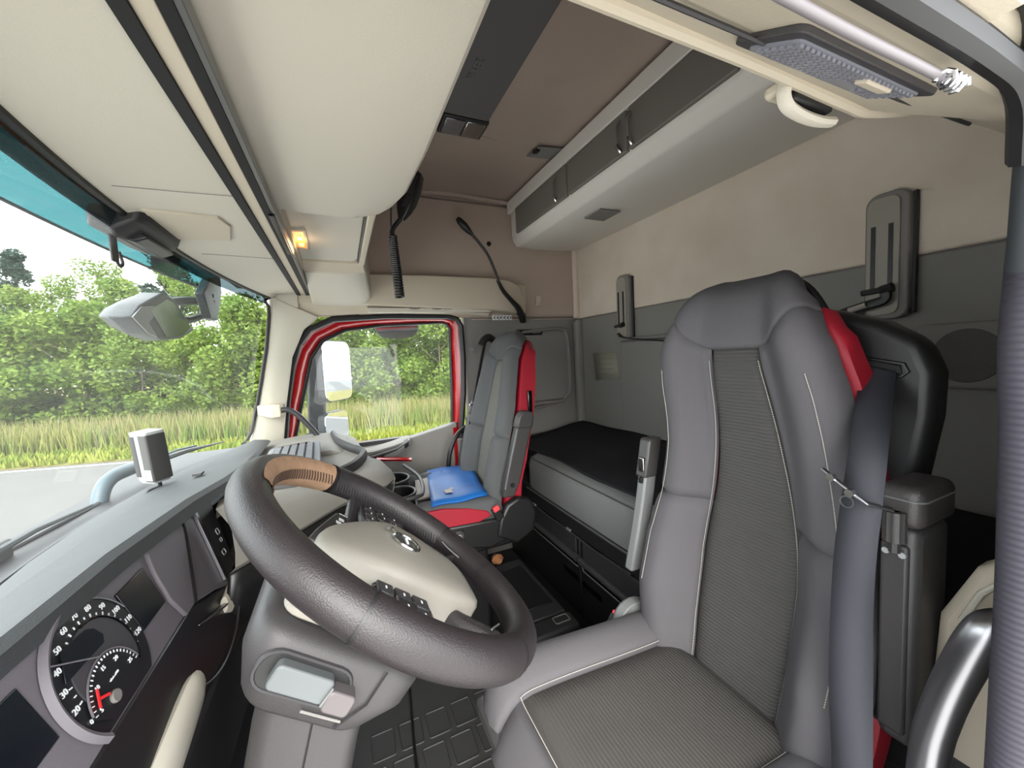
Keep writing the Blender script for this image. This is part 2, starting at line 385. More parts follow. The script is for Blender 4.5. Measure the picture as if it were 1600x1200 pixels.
# ---------------------------------------------------------------- passenger door
door = struct(boxr('door_1', (-.26, 2.20, .40), (.62, 2.24, .77), dark), 'passenger door with red painted frame and grey trim')
OUT = [(-.285, .45), (-.28, .83), (-.252, 1.03), (-.218, 1.2), (-.185, 1.30), (-.13, 1.373), (-.02, 1.422), (.225, 1.436), (.56, 1.434), (.615, 1.418), (.638, 1.38), (.64, 1.2), (.63, 1.0), (.605, .80), (.58, .45)]
INN = [(-.262, .45), (-.245, .82), (-.206, .98), (-.165, 1.13), (-.135, 1.235), (-.078, 1.32), (.035, 1.374), (.228, 1.398), (.545, 1.409), (.575, 1.40), (.594, 1.37), (.588, 1.2), (.583, 1.0), (.572, .80), (.55, .45)]
tube('black_seal', [(x, 2.126, z) for x, z in OUT], .0165, black, door, 8)
v_, f_ = ringpoly([(x, 2.135, z) for x, z in OUT], [(x, 2.21, z) for x, z in INN]); n_ = len(OUT)
ob('red_frame', v_, [f for i, f in enumerate(f_) if i < n_-1], redpaint, door, solid=.006)
tube('glass_seal', [(x, 2.202, z) for x, z in INN], .0105, black, door, 8)
win2 = struct(ob('window_2', [(x, 2.215, z) for x, z in INN[1:-1]], [tuple(range(len(INN)-2))], glass), 'passenger door window glass')
# sloping trim panel of the door
TT = [(-.27, .752), (.05, .742), (.20, .748), (.30, .765), (.42, .790), (.53, .812), (.585, .826)]
ob('door_trim', *loftv([[(x, 2.15, z-.012), (x, 2.155, z), (x, 2.205, z+.004), (x, 2.205, .30), (x, 2.15, .30)] for x, z in TT]), greytrim, door, bevel=.004)
ob('trim_edge', *loftv([[(x, 2.155, z), (x, 2.15, z+.03), (x, 2.175, z+.035), (x, 2.18, z)] for x, z in ((.585, .79), (.61, .80), (.625, .72), (.60, .50), (.55, .30))]), black, door)
ob('sill_cap', *loftv([[(x, 2.12, z-.03), (x, 2.115, z-.004), (x, 2.16, z+.012), (x, 2.20, z+.006)] for x, z in ((-.22, .75), (0, .735), (.12, .735), (.22, .752), (.31, .772))]), dashgrey, door)
ob('door_pull', *loftv([[(x, 2.105, z-.03), (x, 2.09, z), (x, 2.13, z+.012), (x, 2.14, z-.03)] for x, z in ((.05, .70), (.14, .715), (.24, .735), (.30, .765))]), darkg, door, bevel=.004)
ob('pull_insert', *loftv([[(x, 2.088, z-.02), (x, 2.085, z), (x, 2.10, z+.005), (x, 2.10, z-.02)] for x, z in ((.17, .705), (.23, .72), (.275, .745))]), armlight, door)
ob('red_pocket', *loftv([[(x, y, z-.012), (x, y-.012, z), (x, y+.01, z+.006)] for x, y, z in ((.13, 2.08, .70), (.22, 2.06, .69), (.30, 2.04, .68))]), redpaint, door)

# ---------------------------------------------------------------- windscreen
ys = [.24+i*(2.04-.24)/24 for i in range(25)]
def GL(y, k, off=0.):    # windscreen surface, k 0 at the base to 1 at the top
    z = .862+k*(1.512-.862); x = BASE(y)+(TOP(y)-BASE(y))*k-.03*math.sin(math.pi*k)
    return V((x-off, y, z))
w1 = struct(loft('window_1', [[GL(y, k) for y in ys] for k in [i/8 for i in range(9)]], glass, cap=False, closed=False), 'curved windscreen glass')
# black printed border along the top and down the sides
loft('top_border', [[GL(y, k, .004) for y in ys] for k in (.955, 1.0)], fritg, w1, cap=False, closed=False)
tube('rubber_gasket', [GL(y, 1.0, -.004) for y in ys]+[V(p) for p in ((-.290, 2.03, 1.497), (-.278, 2.038, 1.47), (-.281, 2.04, 1.43), (-.304, 2.04, 1.283), (-.333, 2.04, 1.15), (-.364, 2.04, 1.013), (-.391, 2.04, .915), (-.41, 2.035, .88), (-.43, 2.02, .866))]+[GL(y, 0., -.004) for y in reversed(ys)], .0075, black, w1, 8)
# tinted sun visor outside the windscreen
sv = thing('sun_visor', 'translucent teal sun visor along the top of the windscreen', 'visor', (-.50, 1.14, 1.5))
vis = [[V((-.56+.10*k+.06*((y-1.14)/.93)**2, y, 1.54+.115*k)) for y in [.1+i*(2.06-.1)/20 for i in range(21)]] for k in (0, .5, 1)]
loft('tinted_sheet', vis, tintg, sv, cap=False, closed=False)
tube('lower_edge', vis[0], .004, extgrey, sv, 6)
for y in (.45, 1.30):
    boxr('bracket', (-.52, y-.015, 1.60), (TOP(y)-.03, y+.015, 1.62), extgrey, sv, .003)
# cowl panel in front of the windscreen and roof edge outside
cw = struct(loft('cowl', [[V((BASE(y)-o, y, z)) for y in ys] for o, z in ((.0, .858), (.05, .842), (.12, .825), (.16, .78), (.18, .2))], cowlm, cap=False, closed=False), 'dirty pale cowl panel below the windscreen')
fr = struct(loft('trim_5', [[V((TOP(y)-o, y, z)) for y in ys] for o, z in ((.0, 1.518), (.03, 1.53), (.05, 1.62), (.02, 2.1), (-.05, 2.15))], redpaint, cap=False, closed=False), 'red cab front above the windscreen')
# ================================================================ FRONT OVERHEAD PANELS
# cream liner from the windscreen top to the blind slots
ol = struct(loft('trim_6', [[V((TOP(y)+.005, y, 1.510)) for y in ys], [V((TOP(y)+.03, y, 1.518)) for y in ys], [V((-.24, y, 1.528)) for y in ys], [V((-.160, y, 1.534)) for y in ys], [V((-.160, y, 1.60)) for y in ys], [V((TOP(y)+.005, y, 1.60)) for y in ys]], cream, cap=False, closed=False), 'cream liner above the windscreen')
boxr('back_panel', (-.40, .12, 1.56), (-.10, 2.1, 1.62), creamdk, ol)
# recessed grip in the liner
gp = [(-.330, .985, 1.5185), (-.218, 1.03, 1.5285), (-.208, 1.09, 1.5295), (-.232, 1.20, 1.527), (-.345, 1.17, 1.5155)]
extr('grip_plate', [(x, y, z-.0035) for x, y, z in gp], (0, 0, .006), creamdk, ol, .002)
tube('liner_seam', [(-.33, .88, 1.5175), (-.25, .90, 1.5255), (-.165, .915, 1.5325)], .0006, greytrim, ol, 5)
tube('liner_seam', [(-.325, 1.32, 1.5175), (-.25, 1.36, 1.5255), (-.165, 1.40, 1.5325)], .0006, greytrim, ol, 5)
# blind slots and rails
rb = thing('roller_blind', 'black roller blind slot with metal rails above the windscreen', 'blind', (-.14, 1.1, 1.53))
boxr('slot', (-.164, .15, 1.526), (-.148, 2.06, 1.55), slotb, rb)
boxr('slot', (-.126, .15, 1.527), (-.112, 2.06, 1.55), slotb, rb)
boxr('centre_strip', (-.148, .15, 1.529), (-.126, 2.06, 1.55), creamdk, rb, .002)
boxr('rail', (-.112, .15, 1.528), (-.104, 2.06, 1.55), rail, rb, .001)
boxr('blind_bar', (-.160, 1.06, 1.530), (-.148, 2.06, 1.545), gloss, rb, .002)
boxr('rail_clip', (-.118, .98, 1.522), (-.106, 1.30, 1.53), gloss, rb, .001)
# overhead console
oc = thing('overhead_console', 'large cream overhead console with storage lid above the windscreen', 'console', (0, 1.1, 1.56))
ob('body', *loftv([[(-.10, y, z), (.06, y, z), (x1, y, z+.03), (x1, y, 1.98), (-.10, y, 2.06)] for y, z, x1 in ((.14, 1.60, .10), (1.62, 1.60, .10), (1.63, 1.57, .112), (1.70, 1.555, .118), (1.78, 1.545, .125))]), cream, oc, bevel=.004)
ob('end_section', *loftv([[(-.104, y, z), (.02, y, z-.004), (x1-.03, y, z-.002), (x1, y, z+.02), (x1, y, 1.95), (-.10, y, 1.95)] for y, z, x1 in ((1.66, 1.552, .118), (1.80, 1.530, .13), (1.95, 1.505, .15), (2.05, 1.485, .165), (2.09, 1.48, .168))]), cream, oc, bevel=.008)
ob('frame_strip', *loftv([[(-.104, y, z), (x1, y, z), (x1, y, z+.03), (-.104, y, z+.03)] for y, z, x1 in ((1.60, 1.576, .108), (1.63, 1.570, .110), (1.66, 1.553, .116))]), creamdk, oc, bevel=.003)
boxr('side_frame', (.092, 1.06, 1.575), (.112, 1.66, 1.62), creamdk, oc, .004)
ht = extr('hatch', [(-.102, 1.05, 1.592), (.088, 1.05, 1.592), (.086, 1.56, 1.583), (.07, 1.595, 1.582), (-.102, 1.595, 1.582)], (0, 0, .02), cream, oc, .004)
boxr('hatch_gap', (.086, 1.05, 1.580), (.094, 1.60, 1.60), black, oc)
# the deep lid, rounded at its end
lidv = []
def lidring(y, inset):
    i = inset
    return [(-.112, y, 1.560), (-.05, y, 1.556), (.06, y, 1.554), (.145-i, y, 1.556), (.160-i, y, 1.559), (.168-i, y, 1.567), (.168-i, y, 1.64), (.15-i, y, 1.95), (-.10, y, 2.0)]
ob('lid', *loftv([lidring(y, i) for y, i in ((.14, 0), (.40, -.002), (.70, 0.), (.88, .008), (.96, .026), (1.01, .048), (1.04, .085))]), cream, oc, bevel=.006, ang=28)
# lit courtesy lamp in the hatch
cl = thing('courtesy_lamp', 'small lit amber courtesy lamp in the overhead console', 'lamp', (-.09, 1.35, 1.585))
extr('bezel', [(-.106, 1.265, 1.5825), (-.064, 1.258, 1.5825), (-.066, 1.455, 1.5795), (-.106, 1.435, 1.5795)], (0, 0, .008), creamdk, cl, .001)
extr('lens', [(-.101, 1.275, 1.5815), (-.070, 1.270, 1.5815), (-.071, 1.440, 1.579), (-.101, 1.425, 1.579)], (0, 0, .003), amber, cl, .001)
for yy in (1.31, 1.38): boxr('bulb', (-.092, yy, 1.577), (-.078, yy+.03, 1.581), mat('bulb_glow%d' % int(yy*100), (255, 226, 170), .3, emit=((255, 196, 110), .5)), cl, .002)
ld = bpy.data.lights.new('courtesy_light', 'POINT'); ld.energy = .05; ld.color = (1, .7, .4); ld.shadow_soft_size = .03
lo = bpy.data.objects.new('courtesy_light', ld); C.objects.link(lo); lo.location = (-.086, 1.35, 1.56)
# shelf panel over the passenger door
sh = thing('door_shelf', 'beige shelf panel above the passenger window', 'shelf', (.6, 2.03, 1.45))
SH = [(.12, 2.02, 1.628, 1.480), (.50, 2.01, 1.632, 1.468), (.80, 2.005, 1.628, 1.455), (.90, 2.02, 1.622, 1.445), (.98, 2.05, 1.60, 1.438), (1.03, 2.09, 1.50, 1.432)]
ob('front_panel', *loftv([[(x, y, zt), (x, y-.012, (zt+zb)/2), (x, y+.006, zb), (x, YW-.01, zb-.002), (x, YW-.01, zt)] for x, y, zt, zb in SH]), creamdk, sh, bevel=.005)
extr('end_plate', [(.86, 2.098, 1.625), (1.045, 2.098, 1.615), (1.045, 2.098, 1.50), (.95, 2.098, 1.45)], (0, .02, 0), creamdk, sh, .003)
boxr('lower_trim', (.14, 2.05, 1.447), (.80, 2.10, 1.470), cream, sh, .004)
for x in (.345, .46, .52): tube('chrome_clip', [(x, 2.05, 1.466), (x+.02, 2.045, 1.462), (x+.05, 2.045, 1.464)], .004, chrome, sh, 6, flat=.6)
cr = thing('coil_clip', 'short white coiled clip under the end of the door shelf', 'clip', (.87, 2.08, 1.42))
for i in range(6):
    x = .822+i*.021; boxr('loop', (x-.007, 2.075, 1.405), (x+.007, 2.082, 1.432), white, cr, .0)
    boxr('loop_gap', (x-.003, 2.0735, 1.411), (x+.003, 2.0755, 1.426), dark, cr)
hk2 = thing('wall_hook', 'small beige hook on the tan wall beside the door shelf', 'hook', (1.13, 2.1, 1.52))
boxr('plate', (1.115, 2.100, 1.49), (1.15, 2.117, 1.555), creamdk, hk2, .004)
boxr('peg', (1.122, 2.085, 1.492), (1.142, 2.104, 1.51), creamdk, hk2, .004)
tag(box('belt_clip', (1.02, 2.10, 1.425), (.03, .02, .045), dark, None, .003), 'small dark clip at the shelf end by the reading lamp base', 'clip')
sn = thing('wall_snap', 'small black press stud on the tan side wall', 'stud', (.83, 2.11, 1.845))
extr('stud', [(.83+.010*math.cos(i*.4189), 2.106, 1.845+.010*math.sin(i*.4189)) for i in range(15)], (0, .012, 0), black, sn, .002)
extr('stud_rim', [(.83+.014*math.cos(i*.4189), 2.112, 1.845+.014*math.sin(i*.4189)) for i in range(15)], (0, .006, 0), dark, sn, .001)
vl = thing('side_vent', 'chrome edged slot lamp on the side wall behind the passenger seat', 'lamp', (1.07, 2.12, 1.33))
boxr('bezel', (.985, 2.118, 1.315), (1.16, 2.14, 1.352), black, vl, .008, 3)
boxr('bar', (1.0, 2.112, 1.327), (1.075, 2.124, 1.34), chrome, vl, .003)
boxr('bar', (1.085, 2.112, 1.327), (1.145, 2.124, 1.34), steel, vl, .003)
# gooseneck reading lamp
gn = thing('reading_lamp', 'black gooseneck reading lamp on the passenger side wall', 'lamp', (.98, 2.05, 1.4))
tube('neck', [(.660, 1.95, 1.85), (.70, 1.95, 1.808), (.755, 1.95, 1.74), (.79, 1.95, 1.66), (.812, 1.95, 1.598)], .0075, black, gn, 8, smoothn=24)
tube('head', [(.598, 1.95, 1.912), (.61, 1.95, 1.90), (.635, 1.95, 1.875), (.655, 1.95, 1.855), (.675, 1.95, 1.836)], [.010, .017, .020, .016, .009], black, gn, 10)
tube('arm', [(.808, 1.955, 1.604), (.85, 1.985, 1.555), (.91, 2.01, 1.505), (.955, 2.03, 1.47), (.985, 2.05, 1.43)], [.010, .013, .016, .02, .022], blacks, gn, 10, smoothn=20, flat=.7)
tube('foot', [(.965, 2.04, 1.45), (.99, 2.06, 1.42), (1.01, 2.085, 1.395)], .02, black, gn, 8, flat=.6)
# hand microphone with coiled lead
mc = thing('hand_microphone', 'black two-way radio hand microphone hanging on a coiled lead', 'microphone', (.22, 1.3, 1.75))
D_ = (V((.190, 1.3, 1.646))-V((.249, 1.3, 1.807))).normalized(); mx = V((.9, -.45, 0)); mx = (mx-D_*mx.dot(D_)).normalized(); mn = D_.cross(mx)
mo = V((.240, 1.30, 1.728))
def MP(l, w, d): return mo+D_*l+mx*w+mn*d
ob('body', *loftv([[MP(l, a*w, b*w*.8) for a, b in rrect(-1, 1, -1, 1, .5)] for l, w in ((-.084, .014), (-.076, .026), (-.03, .031), (.02, .029), (.05, .022), (.072, .013), (.082, .008))]), black, mc, ang=60)
for sg in (1, -1):
    ob('grille', *loftv([[MP(l, w, sg*.0262), MP(l, w+.017, sg*.024), MP(l, w+.017, sg*.017), MP(l, w, sg*.019)] for l, w in ((-.062, .002), (-.02, .005), (.003, .005))]), dark, mc)
    ob('talk_button', *loftv([[MP(l, w, sg*.0255), MP(l, w+.016, sg*.023), MP(l, w+.016, sg*.017), MP(l, w, sg*.019)] for l, w in ((.007, .004), (.03, .002), (.045, .0))]), dark, mc)
tube('strain_relief', [MP(.074, 0, 0), (.198, 1.302, 1.640), (.182, 1.302, 1.615), (.183, 1.303, 1.59)], .0075, black, mc, 8, smoothn=14)
cp = sample([(.183, 1.303, 1.60), (.185, 1.306, 1.54), (.188, 1.308, 1.48), (.192, 1.31, 1.405)], 300)
tube('coiled_lead', [p+V((math.cos(i*.56), math.sin(i*.56), 0))*(.0095+.003*min(1, i/200)) for i, p in enumerate(cp)], .0040, black, mc, 6)
tube('lead', [(.150, 1.00, 1.70), (.168, 1.10, 1.69), (.172, 1.22, 1.66), (.178, 1.29, 1.63), (.183, 1.303, 1.60)], .003, black, mc, 6, smoothn=20)
tube('hanger', [(.155, 1.02, 1.74), (.185, 1.14, 1.755), (.205, 1.275, 1.745)], .006, black, mc, 6)

# ================================================================ REAR SHELF, ROOF ITEMS
rs = thing('rear_shelf', 'long beige overhead locker along the rear wall', 'cabinet', (1.2, 1.1, 1.84))
ob('body', *loftv([[(1.43, y, 1.838), (1.30, y, 1.828), (1.10, y, 1.806+dz), (.985, y, 1.815+dz), (.945+e, y, 1.85), (.94+e, y, 1.90), (.94+e, y, 2.07), (1.43, y, 2.09)] for y, e, dz in ((.20, 0, 0), (1.98, 0, 0), (2.06, .012, .006), (2.10, .05, .02))]), shelfm, rs, bevel=.008, ang=50)
def sdoor(y0, y1, hy):
    d = boxr('door', (.928, y0, 1.862), (.944, y1, 1.995), shelfdoor, rs, .004)
    if hy is not None: tube('handle', [(.930, hy, 1.975), (.915, hy, 1.95), (.914, hy-.002, 1.90), (.930, hy-.006, 1.868)], .0055, shelfdoor, d, 8, smoothn=14)
    if hy is not None: tube('handle_glint', [(.9135, hy-.002, 1.895), (.917, hy-.004, 1.882), (.926, hy-.006, 1.870)], .006, chrome, d, 8)
sdoor(1.435, 1.95, 1.52); sdoor(1.058, 1.425, 1.09); sdoor(.664, 1.048, 1.035); sdoor(.25, .655, None)
boxr('top_rail', (.930, .20, 2.0), (.946, 2.06, 2.066), shelfm, rs, .004)
boxr('downlight', (1.06, 1.38, 1.8), (1.17, 1.5, 1.806), greytrim, rs, .002)
rc = thing('roof_console', 'dark grey roof lamp panel on the headliner', 'panel', (.5, 1.1, 2.08))
boxr('panel', (.395, .30, 2.062), (.565, 1.38, 2.095), mat('roof_panel_grey', (96, 94, 94), .6, bump=(500, .2)), rc, .006)
boxr('side_gap', (.365, .30, 2.066), (.397, 1.42, 2.095), black, rc, .003)
ll = boxr('lamp_housing', (.40, 1.385, 2.060), (.572, 1.50, 2.094), dark, rc, .004)
boxr('reflector', (.410, 1.395, 2.056), (.484, 1.49, 2.062), steel, ll, .003); boxr('reflector', (.490, 1.395, 2.056), (.562, 1.49, 2.062), chrome, ll, .003)
for (x0, y0, x1, y1) in ((.425, 1.10, .43, 1.14), (.437, 1.095, .442, 1.14), (.448, 1.10, .453, 1.135), (.425, 1.105, .455, 1.11), (.43, 1.125, .45, 1.13), (.425, 1.145, .44, 1.15), (.42, 1.16, .425, 1.185), (.435, 1.158, .44, 1.18), (.42, 1.165, .445, 1.17), (.418, 1.18, .43, 1.19)):
    boxr('lamp_symbol_stroke', (x0, y0, 2.0605), (x1, y1, 2.0625), armlight, rc)
ch = thing('roof_card', 'small grey card clip on the headliner beside the rear locker', 'clip', (.91, 1.52, 2.08))
extr('card', [(.835, 1.49, 2.07), (.96, 1.475, 2.076), (.965, 1.57, 2.076), (.82, 1.575, 2.07)], (0, 0, .008), greytrim, ch, .002)
boxr('catch', (.825, 1.50, 2.062), (.845, 1.53, 2.075), black, ch, .002)
# ================================================================ DASHBOARD
db = thing('dashboard', 'grey dashboard with dark knee panel running under the windscreen', 'dashboard', (-.3, 1.1, .5))
ST = [  # y, crease(x,z), lip bottom(x,z)
 (.18, -.300, .957, -.298, .932), (.35, -.303, .957, -.302, .931), (.50, -.305, .955, -.303, .930), (.70, -.304, .954, -.296, .929), (.93, -.284, .951, -.276, .926), (1.13, -.266, .938, -.262, .918), (1.35, -.270, .920, -.268, .905), (1.6, -.284, .904, -.283, .894), (1.92, -.302, .889, -.302, .884)]
ob('top_pad', *loftv([[(BASE(y)+.012, y, .868), (BASE(y)+.03, y, .884), ((BASE(y)+xc)/2, y, (.884+zc)/2+.010), (xc-.012, y, zc+.001), (xc, y, zc-.006), (xl, y, zl), (xl-.035, y, zl-.012), (BASE(y)+.012, y, .80)] for y, xc, zc, xl, zl in ST]), dashtop, db, ang=30)
box('pad_clip', (-.372, 1.27, .925), (.02, .028, .006), dark, db, .001)
# cluster frame: h to the right seen by the driver, v up, d towards the driver
DC = V((-.28, .593, .864)); DN = V((math.sin(math.radians(70)), 0, math.cos(math.radians(70)))); DU = V((-math.cos(math.radians(70)), 0, math.sin(math.radians(70))))
def DP(h, v, d=0.): return DC+V((0, h, 0))+DU*v+DN*d
DM = frame((0, 0, 0), V((0, 1, 0)), DU, DN)
def dm(h, v, d=0., rot=0.): return Matrix.Translation(DP(h, v, d)) @ DM @ Matrix.Rotation(rot, 4, 'Z')
def dextr(name, pts, d0, d1, m_, parent, bevel=0., **k): return extr(name, [DP(h, v, d0) for h, v in pts], DN*(d1-d0), m_, parent, bevel, **k)
ic = thing('instrument_cluster', 'instrument cluster with round speedometer behind the steering wheel', 'instrument cluster', tuple(DC))
dextr('face', [(-.40, .085), (.31, .085), (.30, .045), (.20, -.062), (-.40, -.062)], -.012, -.002, dashface, ic)
dextr('end_facet', [(.178, .085), (.31, .085), (.298, .042), (.235, -.022), (.199, -.06), (.165, -.06), (.153, -.02), (.158, .03)], -.003, .004, dashface, ic, .002)
tube('facet_gap', [DP(.308, .08, .004), DP(.297, .042, .005), (DP(.24, -.02, .005)), DP(.199, -.06, .005)], .0022, black, ic, 6, smoothn=14)
def arc(r, a0, a1, n): return [(r*math.cos(math.radians(a0+(a1-a0)*i/n)), r*math.sin(math.radians(a0+(a1-a0)*i/n))) for i in range(n+1)]
a0 = math.degrees(math.asin(-.056/.0755))
dial = arc(.0755, a0, 180-a0, 48)
dextr('dial', dial, -.003, .0, dialm, ic)
bz = arc(.086, 95, 180-math.degrees(math.asin(-.062/.086)), 30)
ob('bezel', *loftv([[DP(h, v, 0), DP(h*.955, v*.955, .006), DP(h*.90, v*.90, .004), DP(h*.875, v*.875, -.001)] for h, v in bz]), dashface, ic)
tube('bezel_line', [DP(h, v, .001) for h, v in arc(.0762, a0+70, 110, 30)], .0009, armlight, ic, 5)
dextr('inner_plate', arc(.0515, -38, 214, 40), -.001, .0016, dialin, ic)
tube('inner_lip', [DP(h, v, .002) for h, v in arc(.0520, -40, 95, 30)], .0014, gloss, ic, 6)
dextr('trip_display', [(-.042, .049), (-.001, .047), (.010, .040), (.016, .026), (.010, .018), (-.02, .019), (-.058, .020)], .001, .0024, screenm, ic, .001)
dextr('side_display', [(-.20, .056), (-.093, .054), (-.091, -.012), (-.20, -.014)], -.003, -.0005, screenm, ic, .001)
dextr('info_display', [(.071, .048), (.146, .048), (.146, -.016), (.075, -.016)], -.003, .0012, screenm, ic, .001)
for i in range(11):          # speedometer numerals 20 ... 120 and ticks
    a = math.radians(187-(i+.0)*19.5)
    textob('numeral', str(20+10*i), .0098, dm(.0655*math.cos(a), .0655*math.sin(a), .0008, 0), white, ic)
tick = []
for i in range(22):
    a = 187-i*9.75; ra = math.radians(a); L_ = .0042 if i % 2 == 0 else .003
    tick.append((DP(.0565*math.cos(ra), .0565*math.sin(ra), .0006), (L_, .0014, .0008), (DM @ Matrix.Rotation(ra, 4, 'Z')).to_3x3()))
boxes('tick_marks', tick, white, ic)
textob('numeral', '0', .008, dm(-.060, -.030, .0008), white, ic)
# rev counter
tc_ = (-.010, -.038)
dextr('rev_dial', [(tc_[0]+h, tc_[1]+v) for h, v in arc(.049, 8, 172, 24)]+[(tc_[0]-.03, tc_[1]-.012), (tc_[0]+.03, tc_[1]-.012)], .001, .0026, dialm, ic)
tube('rev_rim', [DP(tc_[0]+h, tc_[1]+v, .0026) for h, v in arc(.0495, 12, 168, 24)], .0011, dashface, ic, 6)
for i, s_ in enumerate(('5', '10', '15', '20', '25')):
    a = math.radians(168-i*36); textob('numeral', s_, .0072, dm(tc_[0]+.037*math.cos(a), tc_[1]+.037*math.sin(a), .003), white, ic)
boxes('rev_ticks', [(DP(tc_[0]+.0455*math.cos(math.radians(170-i*6.8)), tc_[1]+.0455*math.sin(math.radians(170-i*6.8)), .003), (.003, .001, .0008), (DM @ Matrix.Rotation(math.radians(170-i*6.8), 4, 'Z')).to_3x3()) for i in range(24)], white, ic)
textob('unit_text', 'r/min x100', .004, dm(tc_[0]+.002, tc_[1]+.020, .003), white, ic)
boxes('needle', [(DP(-.044, -.018, .005), (.020, .0022, .0015), (DM @ Matrix.Rotation(math.radians(60), 4, 'Z')).to_3x3()), (DP(-.037, -.022, .005), (.016, .003, .0015), (DM @ Matrix.Rotation(math.radians(-25), 4, 'Z')).to_3x3())], redneedle, ic)
dextr('needle_boss', [(-.024+.008*math.cos(i*.5236), -.034+.007*math.sin(i*.5236)) for i in range(12)], .002, .006, greytrim, ic, .001)
tube('speed_needle', [DP(-.062, .046, .004), DP(-.010, .012, .004)], .0009, dashface, ic, 5)
box('top_ledge', DP(-.05, .082, -.022), (.68, .02, .03), dark, ic, 0, DM.to_3x3())
# switch panel and dark display to the right of the cluster
dextr('switch_panel', [(.312, .075), (.455, .075), (.457, .060), (.383, -.090), (.328, -.105), (.292, -.088), (.206, -.062), (.302, .040)], -.008, .002, dashface, db, .002)
dextr('switch_plate', [(.372, .078), (.460, .072), (.392, -.088), (.335, -.100), (.325, -.09), (.36, .03)], .001, .007, darkg, db, .002)
dextr('plate_edge', [(.362, .078), (.374, .078), (.362, .03), (.327, -.092), (.320, -.09), (.35, .03)], .002, .008, steel, db, .001)
dextr('glossy_display', [(.466, .070), (.64, .045), (.60, -.13), (.40, -.110), (.385, -.09)], -.006, .003, gloss, db, .002)
for (h, v, w, k) in ((.398, -.012, .014, .012), (.392, -.03, .010, .008), (.374, -.052, .016, .010)):
    tube('switch_symbol', [DP(h+a, v+b, .0075) for a, b in rrect(-w/2, w/2, -k/2, k/2, .002, 2)], .0006, white, db, 4, closed=True)
# knee panel below the cluster, with the beige band
dextr('knee_panel', [(-.42, -.058), (.19, -.058), (.32, -.10), (.45, -.115), (.50, -.16), (.42, -.20), (.25, -.19), (.12, -.165), (-.05, -.16), (-.42, -.16)], -.012, .0, blacks, db, .004)
tube('beige_band', [(-.238, .40, .695), (-.236, .50, .705), (-.234, .60, .720), (-.232, .670, .733), (-.231, .694, .736)], [.034, .034, .033, .029, .020], cream, db, 12, smoothn=20, flat=.45, up=(1, 0, 0))
tube('beige_band', [(-.236, .862, .757), (-.234, .90, .748), (-.232, .96, .748), (-.230, 1.07, .760), (-.228, 1.16, .765)], [.014, .028, .032, .034, .034], cream, db, 12, smoothn=20, flat=.45, up=(1, 0, 0))
tube('chrome_blade', [(-.236, .735, .80), (-.235, .80, .777), (-.235, .862, .757)], [.001, .004, .006], steel, db, 8, flat=.5)
tube('knee_edge', [(-.232, .675, .735), (-.222, .72, .715), (-.218, .78, .705), (-.218, .85, .715), (-.222, .90, .735)], .0022, steel, db, 6, smoothn=24)
ob('knee_shroud', *loftv([[(-.245, y, z), (-.225, y, z-.01), (-.25, y, .45), (-.32, y, .30), (-.40, y, .30), (-.40, y, z)] for y, z in ((.14, .70), (.50, .69), (.70, .70), (.85, .705), (1.0, .71), (1.2, .73))]), dark, db, bevel=.006)
boxr('lower_core', (-.70, .14, .30), (-.36, 2.05, .85), dark, db)
# centre section
E_ = [(-.215, .87, .82), (-.148, .955, .82), (-.127, .988, .82), (-.077, 1.055, .82), (-.018, 1.131, .82), (.044, 1.191, .815), (.105, 1.26, .81), (.140, 1.36, .80), (.135, 1.45, .79), (.095, 1.52, .785), (.07, 1.75, .78), (.05, 2.04, .77)]
T_ = [(-.262, .97, .91), (-.25, 1.02, .907), (-.22, 1.07, .895), (-.17, 1.13, .88), (-.11, 1.18, .868), (-.05, 1.25, .862), (0, 1.32, .86), (.035, 1.41, .86), (.045, 1.48, .86), (.03, 1.55, .858), (.01, 1.78, .855), (0, 2.04, .85)]
es = sample(E_, 44); ts = sample(T_, 44)
mid = [(a+b)/2+V((.012, 0, .018)) for a, b in zip(es, ts)]; mid2 = [a*.85+b*.15+V((.006, 0, .010)) for a, b in zip(es, ts)]
low = [p+V((-.012, .0, -.012)) for p in es]
loft('centre_cover', [ts, mid, mid2, es, low], dashgrey, db, cap=False, closed=False)
tube('cover_seam', [(-.165, 1.075, .872), (-.125, 1.10, .862), (-.10, 1.085, .843), (-.092, 1.045, .826)], .0012, armlight, db, 5, smoothn=14)
face0 = [p+V((-.012, .0, -.010)) for p in es[:30]]; face1 = [p+V((-.035, .02, -.14)) for p in es[:30]]
loft('switch_face', [face0, face1], blacks, db, cap=False, closed=False, solid=.01)
face2 = [p+V((-.012, .0, -.010)) for p in es[29:]]; face3 = [p+V((-.035, .0, -.26)) for p in es[29:]]
loft('glovebox_face', [face2, face3], dashgrey, db, cap=False, closed=False, solid=.01)
def FP(u, v, d=0.):   # point on the switch face
    i = u*29; k = min(int(i), 28); f = i-k
    a = face0[k]*(1-f)+face0[k+1]*f; b = face1[k]*(1-f)+face1[k+1]*f; t = (face0[k+1]-face0[k]).normalized(); dn = (b-a).normalized()
    n = dn.cross(t).normalized()
    if n.x < 0: n = -n
    return a+(b-a)*v+n*d, t, dn, n
for r in range(2):
    for c in range(7):
        p, t, dn, n = FP(.10+c*.062, .18+r*.30, .004)
        b_ = box('switch', p, (.034, .036, .008), black, db, .002, frame((0, 0, 0), t, dn, n).to_3x3())
        p2, *_ = FP(.10+c*.062, .25+r*.30, .0085); box('switch_mark', p2, (.012, .0035, .001), white, b_, 0, frame((0, 0, 0), t, dn, n).to_3x3())
for c in range(2):
    for r in range(7):
        p, t, dn, n = FP(.57+c*.12, .12+r*.10, .006); box('vent_slat', p, (.055, .006, .014), blacks, db, .001, frame((0, 0, 0), t, dn, n).to_3x3())
